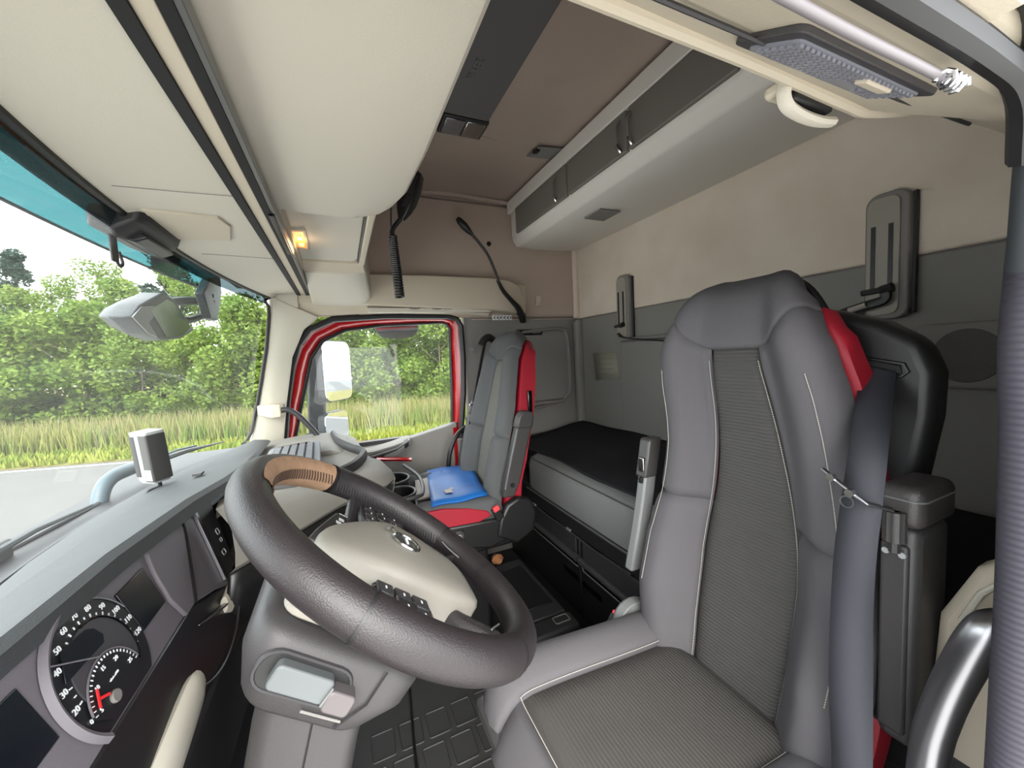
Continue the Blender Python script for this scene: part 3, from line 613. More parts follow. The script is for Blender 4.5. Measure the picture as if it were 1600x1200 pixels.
p, t, dn, n = FP(.985, .5, .006); box('end_strip', p, (.022, .15, .012), creamdk, db, .003, frame((0, 0, 0), t, dn, n).to_3x3())
# passenger side storage tray on the dash top
ty = sample([(-.33, 1.30, .868), (-.22, 1.20, .868), (-.10, 1.20, .868), (.0, 1.30, .868), (.045, 1.44, .868), (.045, 1.52, .868), (.01, 1.62, .866), (-.04, 1.80, .866), (-.06, 2.0, .866)], 40)
loft('tray_floor', [ts+[V((-.30, 2.04, .85)), V((-.33, 1.3, .86))], [p*1.0+V((0, 0, -.02)) for p in ts]+[V((-.30, 2.04, .83)), V((-.33, 1.3, .84))]], dashgrey, db)
tube('tray_rim', ty, .013, dark, db, 10, flat=1.6)
ob('far_top', *loftv([[(-.33, y, .86), (-.2, y, .874), (-.06, y, .872), (0, y, .85), (0, y, .80), (-.33, y, .80)] for y in (1.60, 1.8, 2.04)]), dashgrey, db, bevel=.006)

# ---------------------------------------------------------------- keyboard
kb = thing('keyboard', 'silver compact keyboard lying in the dashboard tray', 'keyboard', (-.17, 1.48, .87))
ka = V((.05, -.999, 0)).normalized(); kbx = V((.999, .05, .0)); kn = V((-.06, 0, 1)).normalized(); ko = V((-.175, 1.49, .893))
kbx = (kbx-kn*kbx.dot(kn)).normalized()
def KP(a, b, d): return ko+ka*a+kbx*b+kn*d
ob('case', *loftv([[KP(a*s, b*s, d) for a, b in rrect(-.205, .205, -.085, .085, .03)] for s, d in ((.97, -.016), (1, -.010), (1, .0), (.985, .004))]), silverk, kb)
ob('key_bed', *loftv([[KP(a, b, d) for a, b in rrect(-.165, .19, -.066, .066, .01)] for d in (.0035, .0055)]), keyblack, kb)
KM = frame((0, 0, 0), ka, kbx, kn).to_3x3()
kme = _mesh('key', boxv((0, 0, 0), (.0150, .0185, .005), KM), BOXF, silverk, False)
kmw = _mesh('wide_key', boxv((0, 0, 0), (.10, .0185, .005), KM), BOXF, silverk, False)
for r in range(5):
    for c in range(16):
        if r == 4 and 4 <= c <= 8: continue
        k_ = meshob('key', kme, kb); k_.location = KP(-.154+c*.022, -.052+r*.026, .008)
k_ = meshob('space_bar', kmw, kb); k_.location = KP(-.154+6*.022, -.052+4*.026, .008)
ob('badge_panel', *loftv([[KP(a, b, d) for a, b in rrect(-.196, -.171, -.06, .06, .008)] for d in (.004, .006)]), gloss, kb)

# ---------------------------------------------------------------- transponder on the windscreen
tp = thing('toll_transponder', 'grey and white toll transponder box on a bracket at the windscreen', 'transponder', (-.48, 1.35, .92))
TM = Matrix.Rotation(math.radians(-40), 3, 'Z') @ Matrix.Rotation(math.radians(4), 3, 'X')
tc0 = V((-.475, 1.30, .982))
def TP(x, y, z): return tc0+TM @ V((x, y, z))
ob('shell', *loftv([[TP(a, b, z) for a, b in rrect(-.030*s, .030*s, -.022*s, .022*s, .006)] for z, s in ((-.068, .86), (-.06, 1.0), (.055, 1.0), (.066, .97), (.068, .9))]), whitep, tp)
ob('grey_side', *loftv([[TP(a, b, z) for a, b in rrect(.0, .0315, -.0235, .0235, .005)] for z in (-.062, .06)]), armgrey, tp, bevel=.001)
ob('dark_inlay', *loftv([[TP(a, b, z) for a, b in rrect(-.0315, -.012, -.0235, .0, .003)] for z in (-.05, .058)]), dark, tp, bevel=.001)
ob('lid', *loftv([[TP(a, b, z) for a, b in rrect(-.031, .031, -.023, .023, .006)] for z in (.060, .069)]), whitep, tp, bevel=.002)
ob('sticker', *loftv([[TP(a, -.0240, z) for a, z in ((.008, -.058), (.029, -.058), (.029, -.030), (.008, -.030))], [TP(a, -.0246, z) for a, z in ((.008, -.058), (.029, -.058), (.029, -.030), (.008, -.030))]]), white, tp)
boxes('sticker_print', [(TP(.0185, -.0249, -.037-i*.004), (.016, .0004, .0016), TM) for i in range(5)], armgrey, tp)
ob('bracket', *loftv([[TP(-.03, .01, -.062), TP(-.085, .02, -.085), TP(-.088, .02, -.050), TP(-.03, .01, -.030)], [TP(-.03, .018, -.062), TP(-.085, .028, -.085), TP(-.088, .028, -.050), TP(-.03, .018, -.030)]]), armlight, tp, bevel=.002)
ob('bracket_knob', *loftv([[TP(-.068+.009*math.cos(i*.5236), y, -.060+.009*math.sin(i*.5236)) for i in range(12)] for y in (.008, .02)]), black, tp)
tube('cable', [TP(.01, 0, -.066), TP(.004, .002, -.085), (-.478, 1.27, .895), (-.470, 1.23, .888), (-.470, 1.215, .88)], .0045, dark, tp, 8, smoothn=20)
# camera unit at the top of the windscreen
cu = thing('lane_camera', 'black driver-assist camera housing at the top of the windscreen', 'camera unit', (-.38, 1.1, 1.52))
ob('housing', *loftv([[(-.425+e, y, 1.525), (-.425+e, y, 1.49+e), (-.385, y, 1.472+e*.7), (-.335-e, y, 1.50), (-.325-e, y, 1.528)] for y, e in ((1.0, .012), (1.02, 0), (1.17, 0), (1.20, .006), (1.225, .02))]), dark, cu, bevel=.005)
ob('lower_cover', *loftv([[(-.40, y, 1.480), (-.37, y, 1.470), (-.345, y, 1.480), (-.36, y, 1.50)] for y in (1.05, 1.19)]), blacks, cu, bevel=.004)
boxr('mount_tab', (-.40, 1.025, 1.425), (-.395, 1.05, 1.478), armgrey, cu, .002)
tube('tab_hook', [(-.397, 1.055, 1.45), (-.397, 1.066, 1.43), (-.397, 1.055, 1.42), (-.397, 1.045, 1.425)], .003, armgrey, cu, 6, smoothn=10)

# ---------------------------------------------------------------- cup holder drawer
ch_ = thing('cup_holder', 'black pull-out cup holder at the passenger end of the dashboard', 'cup holder', (.2, 1.75, .55))
boxr('drawer', (.08, 1.50, .575), (.275, 1.96, .60), black, ch_, .006)
for y, r_ in ((1.61, .050), (1.82, .055)):
    tube('ring', [(.180+r_*1.25*math.cos(a), y+r_*math.sin(a)*1.5, .658) for a in [i*math.pi/14 for i in range(28)]], .006, dark, ch_, 8, closed=True)
    ob('cup', *loftv([[(.180+r_*1.22*math.cos(a), y+r_*1.45*math.sin(a), z) for a in [i*math.pi/10 for i in range(20)]] for z in (.58, .656)], cap=False), black, ch_)
tube('front_bar', [(.10, 1.49, .665), (.22, 1.49, .668), (.262, 1.54, .668), (.285, 1.75, .668), (.25, 1.98, .672)], .008, dark, ch_, 8, smoothn=24)
# floor console between the seats
fc = thing('floor_console', 'black floor box with lid standing between the seats', 'storage box', (.64, 1.4, 0))
boxr('body', (.52, 1.15, .0), (.735, 1.68, .19), black, fc, .012)
extr('lid', [(.535, 1.24, .188), (.725, 1.24, .188), (.725, 1.66, .193), (.535, 1.66, .193)], (0, 0, .012), dark, fc, .006)
boxr('lid_recess', (.56, 1.30, .2), (.705, 1.60, .205), black, fc, .004)
boxr('front_lip', (.518, 1.155, .15), (.738, 1.235, .198), dark, fc, .01)
tube('catch_frame', [(.685+a, 1.205+b, .199) for a, b in rrect(-.03, .03, -.018, .018, .006, 3)], .002, greytrim, fc, 6, closed=True)
tube('steel_edge', [(.525, 1.150, .135), (.62, 1.146, .14), (.735, 1.150, .145)], .004, armlight, fc, 6)
# ================================================================ STEERING WHEEL AND COLUMN
WC = V((.053, .566, .928)); TA = math.radians(38.7)
WN = V((math.sin(TA), 0, math.cos(TA))); WA = V((math.cos(TA), 0, -math.sin(TA))); WB = V((0, 1, 0))
def WP(a, b, d=0.): return WC+WA*a+WB*b+WN*d
WM = frame((0, 0, 0), WB, -WA, WN)     # text frame: right = passenger side, up = top of the wheel
RW, RR = .212, .0222
sw = thing('steering_wheel', 'brown leather steering wheel with grey hub in front of the driver seat', 'steering wheel', tuple(WC))
def rimpt(th, r=RW): return WP(-r*math.cos(th), r*math.sin(th), 0)      # th 0 at the top, + towards the passenger side
def rimtube(name, th0, th1, rr, m_, n=14, steps=48, closed=False, c0=0., c1=2*math.pi):
    rings = []
    full = abs(c1-c0-2*math.pi) < 1e-6
    for i in range(steps if closed else steps+1):
        th = th0+(th1-th0)*i/steps; o = rimpt(th); e = (WP(-math.cos(th), math.sin(th))-WC)
        rings.append([o+e*rr*math.cos(c0+(c1-c0)*j/(n if full else n-1))+WN*rr*1.04*math.sin(c0+(c1-c0)*j/(n if full else n-1)) for j in range(n)])
    if closed: rings.append(rings[0])
    return loft(name, rings, m_, sw, cap=False, closed=full)
rimtube('rim', 0, 2*math.pi, RR, leather, 18, 96, True)
D2 = math.radians
rimtube('grip_section', D2(58), D2(128), RR+.0012, leatherd, 18, 30)
rimtube('grip_section', D2(-128), D2(-72), RR+.0009, leather, 18, 30)
rimtube('worn_patch', D2(-14), D2(56), RR+.0011, worn, 10, 30, False, D2(95), D2(262))
for th in (58, 128, -72, -128, 160, -160):
    rimtube('rim_seam', D2(th-.35), D2(th+.35), RR+.0016, black, 16, 1)
def stitches(th0, th1, n, m_, ca=D2(180), dr=.0022):
    parts = []
    for i in range(n):
        th = D2(th0+(th1-th0)*i/(n-1)); pts = []
        for k in range(4):
            c = ca+D2(-16+k*11); t2 = th+D2(-1.0+k*.7); e = (WP(-math.cos(t2), math.sin(t2))-WC); pts.append(rimpt(t2)+e*(RR+dr)*math.cos(c)+WN*(RR+dr)*1.04*math.sin(c))
        parts.append(tubev(pts, .0011, 5))
    return merge(parts)
ob('stitching', *stitches(-12, 54, 34, None, D2(165)), threadd, sw)
ob('stitching', *stitches(60, 126, 38, None, D2(185), .0012), armgrey, sw)
ob('stitching', *stitches(-70, -20, 26, None, D2(190)), leatherd, sw)
# hub cover
HUB = [(-.104, .0), (-.100, .022), (-.084, .042), (-.048, .067), (-.015, .081), (.01, .086), (.05, .080), (.10, .068), (.135, .052), (.140, .0)]
HB = sample([(a, b, 0) for a, b in HUB], 21); HB = [(p.x, p.y) for p in HB]; HB = HB+[(a, -b) for a, b in reversed(HB[1:-1])]
def hubring(s, d, cv=0.): return [WP((a-.01)*s+.01, b*s, d-cv*((a/.14)**2)-.024*(max(0, -((a-.01)*s+.01))/.1)**1.5) for a, b in HB]
ob('hub_cover', *loftv([hubring(1.0, -.080), hubring(1.0, -.030), hubring(1.0, -.006, .004), hubring(.97, .003, .005), hubring(.85, .008, .005), hubring(.6, .011, .004), hubring(.3, .0125, .002), hubring(.1, .013)]), hubm, sw, ang=70)
# emblem
def EP(x, y, d=.020): return WP(.008-y, x, d-.0065)
em = ob('emblem', *tubev([EP(.021*math.cos(t), .021*math.sin(t), .0205) for t in [i*math.pi/20 for i in range(40)]], .0028, 8, True), chrome, sw)
ob('emblem_disc', *loftv([[EP(.018*math.cos(t), .018*math.sin(t), d) for t in [i*math.pi/14 for i in range(28)]] for d in (.016, .0195)]), armgrey, em)
ob('emblem_bar', *loftv([[EP(x, y, .0212), EP(x, y-.0075, .0212), EP(x, y-.0075, .017), EP(x, y, .017)] for x, y in ((-.021, .00375), (.021, .00375))]), steel, em, bevel=.0006)
textob('emblem_lettering', 'VOLVO', .0062, Matrix.Translation(EP(0, 0, .0222)) @ WM, white, em, .0003)
tube('emblem_arrow', [EP(.014, .014, .021), EP(.024, .024, .021)], .0024, chrome, em, 6)
boxes('emblem_arrow_head', [(EP(.0255, .0215, .021), (.009, .0028, .004), WM.to_3x3()), (EP(.0215, .0255, .021), (.0028, .009, .004), WM.to_3x3())], chrome, em)
# spokes with switch pods
for sgn in (1, -1):
    sp_ = ob('spoke', *loftv([[WP(a0_, sgn*b, d0), WP(a1_, sgn*b, d0), WP(a1_, sgn*b, d0-.022), WP(a0_, sgn*b, d0-.022)] for b, a0_, a1_, d0 in ((.05, -.062, .062, -.040), (.10, -.058, .058, -.034), (.15, -.055, .052, -.028), (.19, -.060, .056, -.006), (.205, -.066, .062, .002))]), leatherd, sw, bevel=.006)
    pod = ob('switch_pod', *loftv([[WP(a*s, sgn*(.135+(b-.135)*s), d) for a, b in rrect(-.040, .040, .092, .180, .018)] for s, d in ((1, -.026), (1, -.016), (.94, -.013))]), dark, sw, bevel=.002)
    tube('pod_trim', [WP(a, sgn*b, -.014) for a, b in rrect(-.041, .041, .091, .181, .019)], .0016, steel, pod, 6, closed=True)
    for i in range(3):
        for j in range(3):
            c = WP(-.025+i*.025, sgn*(.108+j*.026), -.0108)
            if i == 1 and j == 1:
                bt_ = box('rocker', c+WN*.001, (.024, .026, .006), blacks, pod, .002, WM.to_3x3())
                tube('rocker_frame', [c+WN*.003+WB*a+WA*b for a, b in rrect(-.0135, .0135, -.0135, .0135, .003, 2)], .0014, steel, bt_, 6, closed=True)
            else:
                bt_ = box('button', c, (.023, .022, .005), dark, pod, .002, WM.to_3x3())
            box('button_mark', c+WN*.0036+(WN*.001 if (i, j) == (1, 1) else WN*-.0008), (.005, .002, .0005), white, bt_, 0, WM.to_3x3())
    ob('lower_spoke', *loftv([[WP(a-.010, sgn*(b-.022), d), WP(a+.012, sgn*(b+.020), d), WP(a+.012, sgn*(b+.020), d-.02), WP(a-.010, sgn*(b-.022), d-.02)] for a, b, d in ((.085, .066, -.02), (.115, .094, -.012), (.145, .122, -.002), (.158, .136, .0))]), leatherd, sw, bevel=.006)
    tube('spoke_line', [WP(.118, sgn*.13, .004), WP(.128, sgn*.118, .002), WP(.148, sgn*.098, .001)], .0012, armlight, sw, 5)
ob('hub_back', *loftv([[WP(a*.98, b*.98, d) for a, b in HB] for d in (-.07, -.03)]), leatherd, sw)

# column
co = thing('steering_column', 'grey steering column shroud with tilt lever below the wheel', 'steering column', (0, .566, .7))
def colring(a0_, a1_, hb, d, r, sh=0.): return [WP(a, b, d)+V((0, 0, 0))+V((sh, 0, 0)) for a, b in rrect(a0_, a1_, -hb, hb, r, 5)]
ob('upper_shroud', *loftv([colring(-.110, .070, .100, -.080, .035), colring(-.122, .082, .112, -.086, .04), colring(-.126, .086, .116, -.096, .04), colring(-.122, .082, .117, -.125, .038), colring(-.100, .052, .113, -.160, .034), colring(-.094, .046, .108, -.166, .03)]), darkg, co, ang=50)
ob('inner_funnel', *loftv([colring(-.108, .070, .098, -.0795, .034), colring(-.09, .06, .08, -.0785, .03)]), dark, co)
ob('beige_insert', *loftv([[WP(a, b, d) for a, b in rrect(-.108, -.03, -.095, .095, .02)] for d in (-.079, -.070)]), hubm, co, bevel=.002)
ob('lower_stem', *loftv([[(xa+(xb-xa)*(a+1)/2, .566+.097*b, z) for a, b in rrect(-1, 1, -1, 1, .35, 5)] for z, xa, xb in ((.865, -.105, .02), (.80, -.124, .005), (.74, -.138, -.015), (.60, -.172, -.05), (.30, -.25, -.12), (.01, -.31, -.18))]), darkg, co, ang=50)
for b_ in (-.118,):
    tube('shroud_seam', [WP(.030, b_, -.088), WP(.028, b_-.001, -.125), WP(.010, b_+.003, -.160)], .0012, black, co, 5)
tube('stem_seam', [(-.060, .4685, .80), (-.075, .4685, .745), (-.11, .4685, .60)], .0012, black, co, 5)
tube('recess_rim', [WP(-.040+a, -.1165, -.121+b*.9) for a, b in rrect(-.062, .040, -.022, .024, .02, 5)], .0025, dark, co, 6, closed=True)
ob('lever_recess', *loftv([[WP(-.040+a, y, -.121+b*.9) for a, b in rrect(-.060, .038, -.021, .023, .02, 5)] for y in (-.1178, -.112)]), black, co)
LMx = frame((0, 0, 0), WA, WB, WN).to_3x3()
lv = ob('lever', *loftv([[WP(-.014+a*.82, -.126+e, -.119+x*.85) for a, x in rrect(-.088, -.010, -.015, .016, .007, 4)] for e in (.012, .0, -.004)]), mat('lever_grey_green', (88, 92, 93), .5), co, bevel=.002)
ob('lever_tip', *loftv([[WP(-.014+a*.82, -.126+e, -.123+x*.85) for a, x in rrect(-.012, .026, -.014, .013, .007, 4)] for e in (.012, -.004, -.008)]), mat('lever_tip_grey', (84, 79, 80), .5), co, bevel=.002)
tube('lever_line', [WP(-.023, -.1325, -.110), WP(-.025, -.1325, -.130)], .0012, armlight, co, 5)
tube('accent_line', [WP(-.035, -.1175, -.150), WP(.012, -.1172, -.150)], .0013, greytrim, co, 5)
# stalk towards the passenger side
sk = ob('stalk', *loftv([[WP(a-w, b, -.034), WP(a+w, b, -.034), WP(a+w*.8, b, -.052), WP(a-w*.8, b, -.052)] for a, b, w in ((-.104, .0, .010), (-.090, .045, .014), (-.070, .10, .018), (-.058, .138, .018), (-.055, .150, .012))]), darkg, co, bevel=.003)
for b_ in (.098, .115): boxes('stalk_symbol', [(WP(-.070+(b_-.1)*.3, b_, -.0333), (.010, .009, .0006), WM.to_3x3())], white, sk)
for i in range(4): box('stalk_mark', WP(-.067+i*.006, .140, -.0333), (.0012, .005, .0005), white, sk, 0, WM.to_3x3())
tube('ignition_boss', [WP(-.07, .10, -.12), WP(-.07, .135, -.11)], .022, dark, co, 12)
box('white_knob', (.135, .735, .80), (.02, .02, .014), whitep, co, .005)
tube('knob_stem', [WP(.03, .10, -.12), (.11, .71, .80), (.135, .735, .80)], .006, dark, co, 8)
# pedals
for i, (y, nm, lb) in enumerate(((.70, 'brake_pedal', 'black ribbed brake pedal in the dark footwell'), (.82, 'accelerator_pedal', 'black tall accelerator pedal nearest the tunnel'))):
    pd = thing(nm, lb, 'pedal', (-.3, y, 0))
    box('pad', (-.30, y, .16), (.03, .075, .16+.04*i), dark, pd, .008, Matrix.Rotation(math.radians(-35), 3, 'Y'))
    tube('arm', [(-.31, y, .16), (-.42, y, .32), (-.5, y, .46)], .012, black, pd, 8)
# ================================================================ SEATS
def make_seat(name, label, Y0, prof, widths, bol, cush, M):
    """prof/widths/bol tables over t (0 bottom .. 1 top); cush=(xf,xr,z); M materials"""
    root = thing(name, label, 'seat', (cush[0]*.5+cush[1]*.5, Y0, 0))
    pv = sample([(x, 0, z) for _, (x, z) in prof], 241); tk = [t for t, _ in prof]
    def P(t):
        t = max(-.02, min(1.02, t)); k = 0
        while k < len(tk)-2 and t > tk[k+1]: k += 1
        u = (k+(t-tk[k])/(tk[k+1]-tk[k]))/(len(tk)-1)*240; u = max(0, min(239.999, u)); i = int(u); f = u-i
        return pv[i]*(1-f)+pv[i+1]*f
    def S(s, t):
        p = P(t); d = P(t+.01)-P(t-.01); nf = V((-d.z, 0, d.x)).normalized(); w = interp(widths, t); a = min(abs(s), .995)
        dep = interp(bol, t)*smooth01(.40, .74, a)
        if a > .78: u = (a-.78)/.22; dep -= .055*(1-math.sqrt(max(0, 1-u*u)))
        return V((p.x, Y0+w*s, p.z))+nf*dep
    e = lambda t: M.get('sw', .43)-.13*smooth01(.35, .85, t)
    en = lambda t: -e(t)
    ht = lambda s: .845+.075*smooth01(.28, .95, abs(s))
    SU = lambda s, t: S(s, .445+(t-.445)/.405*(ht(s)-.445))
    SH_ = lambda s, t: S(s, ht(s)-.012+(t-.83)/.17*(1-ht(s)+.012))
    patch('centre_strip', S, en, e, .0, .84, .006, M['strip'], root, 12, 40, flip=-1, pw=14)
    for sg in (1, -1):
        sb = (lambda t: e(t)) if sg > 0 else (lambda t: -1.0); sc_ = (lambda t: 1.0) if sg > 0 else (lambda t: -e(t))
        patch('lower_bolster', S, sb, sc_, .0, .445, .009, M['side'], root, 18, 24, sink=.008, flip=-1, pw=14)
        patch('upper_bolster', SU, sb, sc_, .445, .85, .007, M['side'], root, 18, 26, sink=.007, flip=-1, pw=18)
        st = [S(sg*(e(t)+.0), t)+V((-.004, 0, 0)) for t in [.02+.79*i/40 for i in range(41)]]
        if M.get('stitch'): ob('stitching', *merge([tubev([st[i]*(1-a)+st[i+1]*a for a in (k/4+.03, k/4+.19)], .0008, 4) for i in range(40) for k in range(4)]), M['stitch'], root)
        if M.get('stitch'):
            st = []
            for i in range(41):
                t = .2+.60*i/40; a_ = sg*.84; nn = (S(a_+.001, t)-S(a_-.001, t)).cross(S(a_, t+.001)-S(a_, t-.001)).normalized()*-1; st.append(S(a_, t)+nn*.0092)
            ob('stitching', *merge([tubev([st[i]*(1-a)+st[i+1]*a for a in (k/4+.03, k/4+.19)], .0009, 4) for i in range(40) for k in range(4)]), M['stitch'], root)
    patch('head_pad', SH_, -1.0, 1.0, .83, 1.0, .006, M['head'], root, 36, 22, sink=.006, flip=-1, pw=22)
    # shell behind the padding
    rings = []
    for i in range(25):
        t = i/24; p = P(t); w = interp(widths, t); d = P(t+.01)-P(t-.01); nf = V((-d.z, 0, d.x)).normalized(); th = M['th']*(1 if t < .7 else math.sqrt(max(.02, 1-.85*((t-.7)/.3)**2)))
        b0 = interp(bol, t)-.05
        def q(s, dp): return V((p.x, Y0+w*s, p.z))+nf*dp
        rings.append([q(-.96, b0-.016), q(-1.015, b0-.022), q(-1.02, b0-th*.75), q(-.7, b0-th), q(.7, b0-th), q(1.02, b0-th*.75), q(1.015, b0-.022), q(.96, b0-.016), q(.5, -.048), q(-.5, -.048)])
    sh_ = ob('back_shell', *loftv(rings), M['shell'], root, ang=50)
    # cushion
    xf, xr, z0 = cush; W = M['cw']
    def Q(s, t):
        a = min(abs(s), .995); z = z0-.020*smooth01(.2, 1, t)+.030*smooth01(.5, .8, a)
        if t < .22: z -= .085*(1-t/.22)**2.2
        if a > .82: u = (a-.82)/.18; z -= .06*(1-math.sqrt(max(0, 1-u*u)))
        wf = W*(1-.10*(1-min(1, t/.25))**2)
        return V((xf+(xr-xf)*t, Y0+wf*s, z))
    patch('cushion_centre', Q, -.58, .58, .16, 1.02, .006, M['seat'], root, 14, 18, flip=-1, pw=10)
    patch('cushion_side', Q, .58, 1.0, .02, 1.02, .010, M['cside'], root, 12, 20, flip=-1, pw=8)
    patch('cushion_side', Q, -1.0, -.58, .02, 1.02, .010, M['cside'], root, 12, 20, flip=-1, pw=8)
    patch('cushion_front', Q, -.60, .60, .0, .165, .010, M['cside'], root, 14, 8, flip=-1, pw=8)
    if M.get('stitch'):
        for sg in (1, -1):
            st = [Q(sg*.585, t)+V((0, 0, .004)) for t in [.16+.84*i/30 for i in range(31)]]
            ob('stitching', *merge([tubev([st[i]*(1-a)+st[i+1]*a for a in (k/4+.03, k/4+.19)], .0008, 4) for i in range(30) for k in range(4)]), M['stitch'], root)
        st = [Q(-.585+1.17*i/30, .163)+V((0, 0, .005)) for i in range(31)]
        ob('stitching', *merge([tubev([st[i]*(1-a)+st[i+1]*a for a in (k/4+.03, k/4+.19)], .0008, 4) for i in range(30) for k in range(4)]), M['stitch'], root)
    ob('cushion_base', *loftv([[(x, Y0+s*W*ww, z) for x, z in ((xf+.02, z0-.10), (xf+.012, z0-.05), (xf+.10, z0-.022), (xr, z0-.03), (xr+.05, z0-.06), (xr+.05, z0-.12), (xf+.1, z0-.13))] for s, ww in ((-1, .985), (1, .985))]), M['cbase'], root, bevel=.012)
    boxr('seat_pan', (xf+.06, Y0-W*.96, z0-.20), (xr+.06, Y0+W*.96, z0-.11), black, root, .015, 3)
    boxr('pedestal', (xf+.14, Y0-W*.72, .0), (xr-.04, Y0+W*.72, z0-.19), black, root, .02, 3)
    return root, S, Q, P

DM_ = dict(strip=seatrib, side=seatg, side2=seatg, head=seatg, shell=red, seat=seatribx, cside=seatg, cbase=seatd, stitch=thread, th=.085, cw=.25)
ds, S1, Q1, P1 = make_seat('driver_seat', 'large dark grey driver seat with striped centre and red edge', .53,
  [(0, (.700, .43)), (.1, (.722, .52)), (.35, (.765, .74)), (.5, (.776, .88)), (.65, (.762, 1.02)), (.8, (.728, 1.155)), (.88, (.718, 1.225)), (.95, (.735, 1.295)), (1, (.790, 1.333))],
  [(0, .215), (.15, .235), (.33, .242), (.45, .222), (.6, .200), (.75, .186), (.83, .172), (.89, .152), (.94, .130), (.975, .108), (1, .075)],
  [(0, .05), (.2, .08), (.42, .055), (.6, .04), (.85, .035), (1, .0)], (.20, .70, .50), DM_)
# black belt tower on the near side of the backrest
bs = extr('belt_tower', [(.885, y, z) for y, z in ((.45, 1.262), (.40, 1.248), (.34, 1.225), (.290, 1.190), (.272, 1.14), (.274, 1.07), (.288, .97), (.30, .86), (.32, .76), (.38, .72), (.45, .80))], (-.06, 0, .0), black, ds, .018, seg=4)
extr('belt_slot', [(.822, y, z) for y, z in ((.372, 1.166), (.312, 1.152), (.310, 1.138), (.374, 1.146))], (.01, 0, 0), slotb, bs, .002)
tube('slot_rim', [(.8235, y, z) for y, z in ((.378, 1.168), (.345, 1.162), (.308, 1.154), (.303, 1.142), (.311, 1.134), (.345, 1.138), (.378, 1.142), (.384, 1.155))], .0028, blacks, bs, 6, closed=True)
tube('shell_edge', [(.815, .50, 1.335), (.81, .470, 1.322), (.81, .438, 1.297), (.81, .414, 1.258), (.81, .402, 1.228)], .006, black, ds, 8, smoothn=16)
# near armrest folded up
ar = boxr('armrest', (.705, .243, .60), (.80, .286, .93), armgrey, ds, .012, 3)
boxr('armrest_cap', (.698, .238, .93), (.806, .291, .99), mat('armrest_leather', (60, 56, 56), .4, bump=(500, .4)), ar, .014, 4)
tube('cap_seam', [(.6975+a, .2645+b, .972) for a, b in rrect(.0, .109, -.0268, .0268, .014)], .0014, armlight, ar, 5, closed=True)
boxr('face_plate', (.699, .252, .62), (.709, .283, .905), darkg, ar, .004)
kn_ = ob('adjuster_roller', *loftv([[(.694+.013*math.cos(a)*(1 if i % 2 else .9), .2655+.013*math.sin(a)*(1 if i % 2 else .9), z) for i, a in enumerate([k*math.pi/12 for k in range(24)])] for z in (.912, .955)]), armgrey, ar)
tube('roller_pin', [(.696, .2655, .955), (.696, .2655, .895)], .007, dark, ar, 8)
for y in (.258, .276): extr('screw', [(.6975, y+.0045*math.cos(i*.7854), .892+.0045*math.sin(i*.7854)) for i in range(8)], (.004, 0, 0), whitep, ar)
extr('bolt_hole', [(.745+.012*math.cos(i*.5236), .2425, .645+.012*math.sin(i*.5236)) for i in range(12)], (0, .004, 0), black, ar)
boxr('armrest_mount', (.72, .28, .60), (.79, .34, .70), black, ds, .01)
# far armrest
fa = ob('armrest', *loftv([[(x+a, .80+b, z) for a, b in ((-.02, -.012), (.022, -.012), (.022, .018), (-.02, .018))] for x, z in ((.690, .60), (.715, .70), (.735, .79), (.755, .90))]), armlight, ds, bevel=.006)
ob('armrest_head', *loftv([[(x+a, .80+b, z) for a, b in ((-.022, -.016), (.024, -.016), (.024, .022), (-.022, .022))] for x, z in ((.742, .85), (.752, .90), (.760, .945), (.765, .955))]), armgrey, fa, bevel=.006)
boxr('head_window', (.722, .79, .865), (.732, .81, .905), chrome, fa, .002); boxr('head_slot', (.718, .794, .835), (.726, .806, .85), black, fa, .001)
# recliner wheel and buckle on the far side
ob('recliner_cover', *loftv([[(.665+r_*math.cos(a), y, .47+r_*math.sin(a)) for a in [i*math.pi/12 for i in range(24)]] for y, r_ in ((.765, .06), (.79, .062), (.80, .055))]), armlight, ds, bevel=.002)
ob('recliner_core', *loftv([[(.668+r_*math.cos(a), y, .468+r_*math.sin(a)) for a in [i*math.pi/12 for i in range(24)]] for y, r_ in ((.795, .045), (.803, .04))]), black, ds, bevel=.002)
bk = box('buckle', (.605, .80, .455), (.03, .022, .08), black, ds, .005, Matrix.Rotation(math.radians(35), 3, 'Y'))
box('buckle_button', (.628, .80, .489), (.024, .018, .014), redbtn, bk, .003, Matrix.Rotation(math.radians(35), 3, 'Y'))

# driver's seat belt
sb1 = thing('seat_belt', 'grey webbing seat belt hanging beside the driver seat', 'seat belt', (.64, .28, .3))
bpth = [((.826, .366, 1.156), (.826, .318, 1.146)), ((.79, .352, 1.125), (.79, .306, 1.117)), ((.68, .312, 1.05), (.68, .268, 1.045)), ((.650, .306, .985), (.650, .260, .985)), ((.635, .308, .90), (.640, .262, .90)), ((.635, .312, .80), (.650, .268, .80)), ((.625, .308, .68), (.640, .262, .69)), ((.620, .300, .56), (.625, .255, .58)), ((.615, .30, .40), (.615, .255, .41)), ((.62, .30, .22), (.62, .26, .22))]
A_ = sample([a for a, b in bpth], 40); B_ = sample([b for a, b in bpth], 40)
loft('webbing', [A_, [(a+b)/2+V((-.003, 0, 0)) for a, b in zip(A_, B_)], B_], belt, sb1, cap=False, closed=False, solid=.0022)
tube('belt_clip', [(.636, .325, 1.010), (.634, .30, .994), (.634, .27, .976), (.66, .255, .968)], .0042, steel, sb1, 8, flat=.6)
for (y, z) in ((.311, 1.002), (.288, .986)): ob('clip_bolt', *loftv([[(x, y+.006*math.cos(i*1.047), z+.006*math.sin(i*1.047)) for i in range(6)] for x in (.626, .634)]), chrome, sb1)
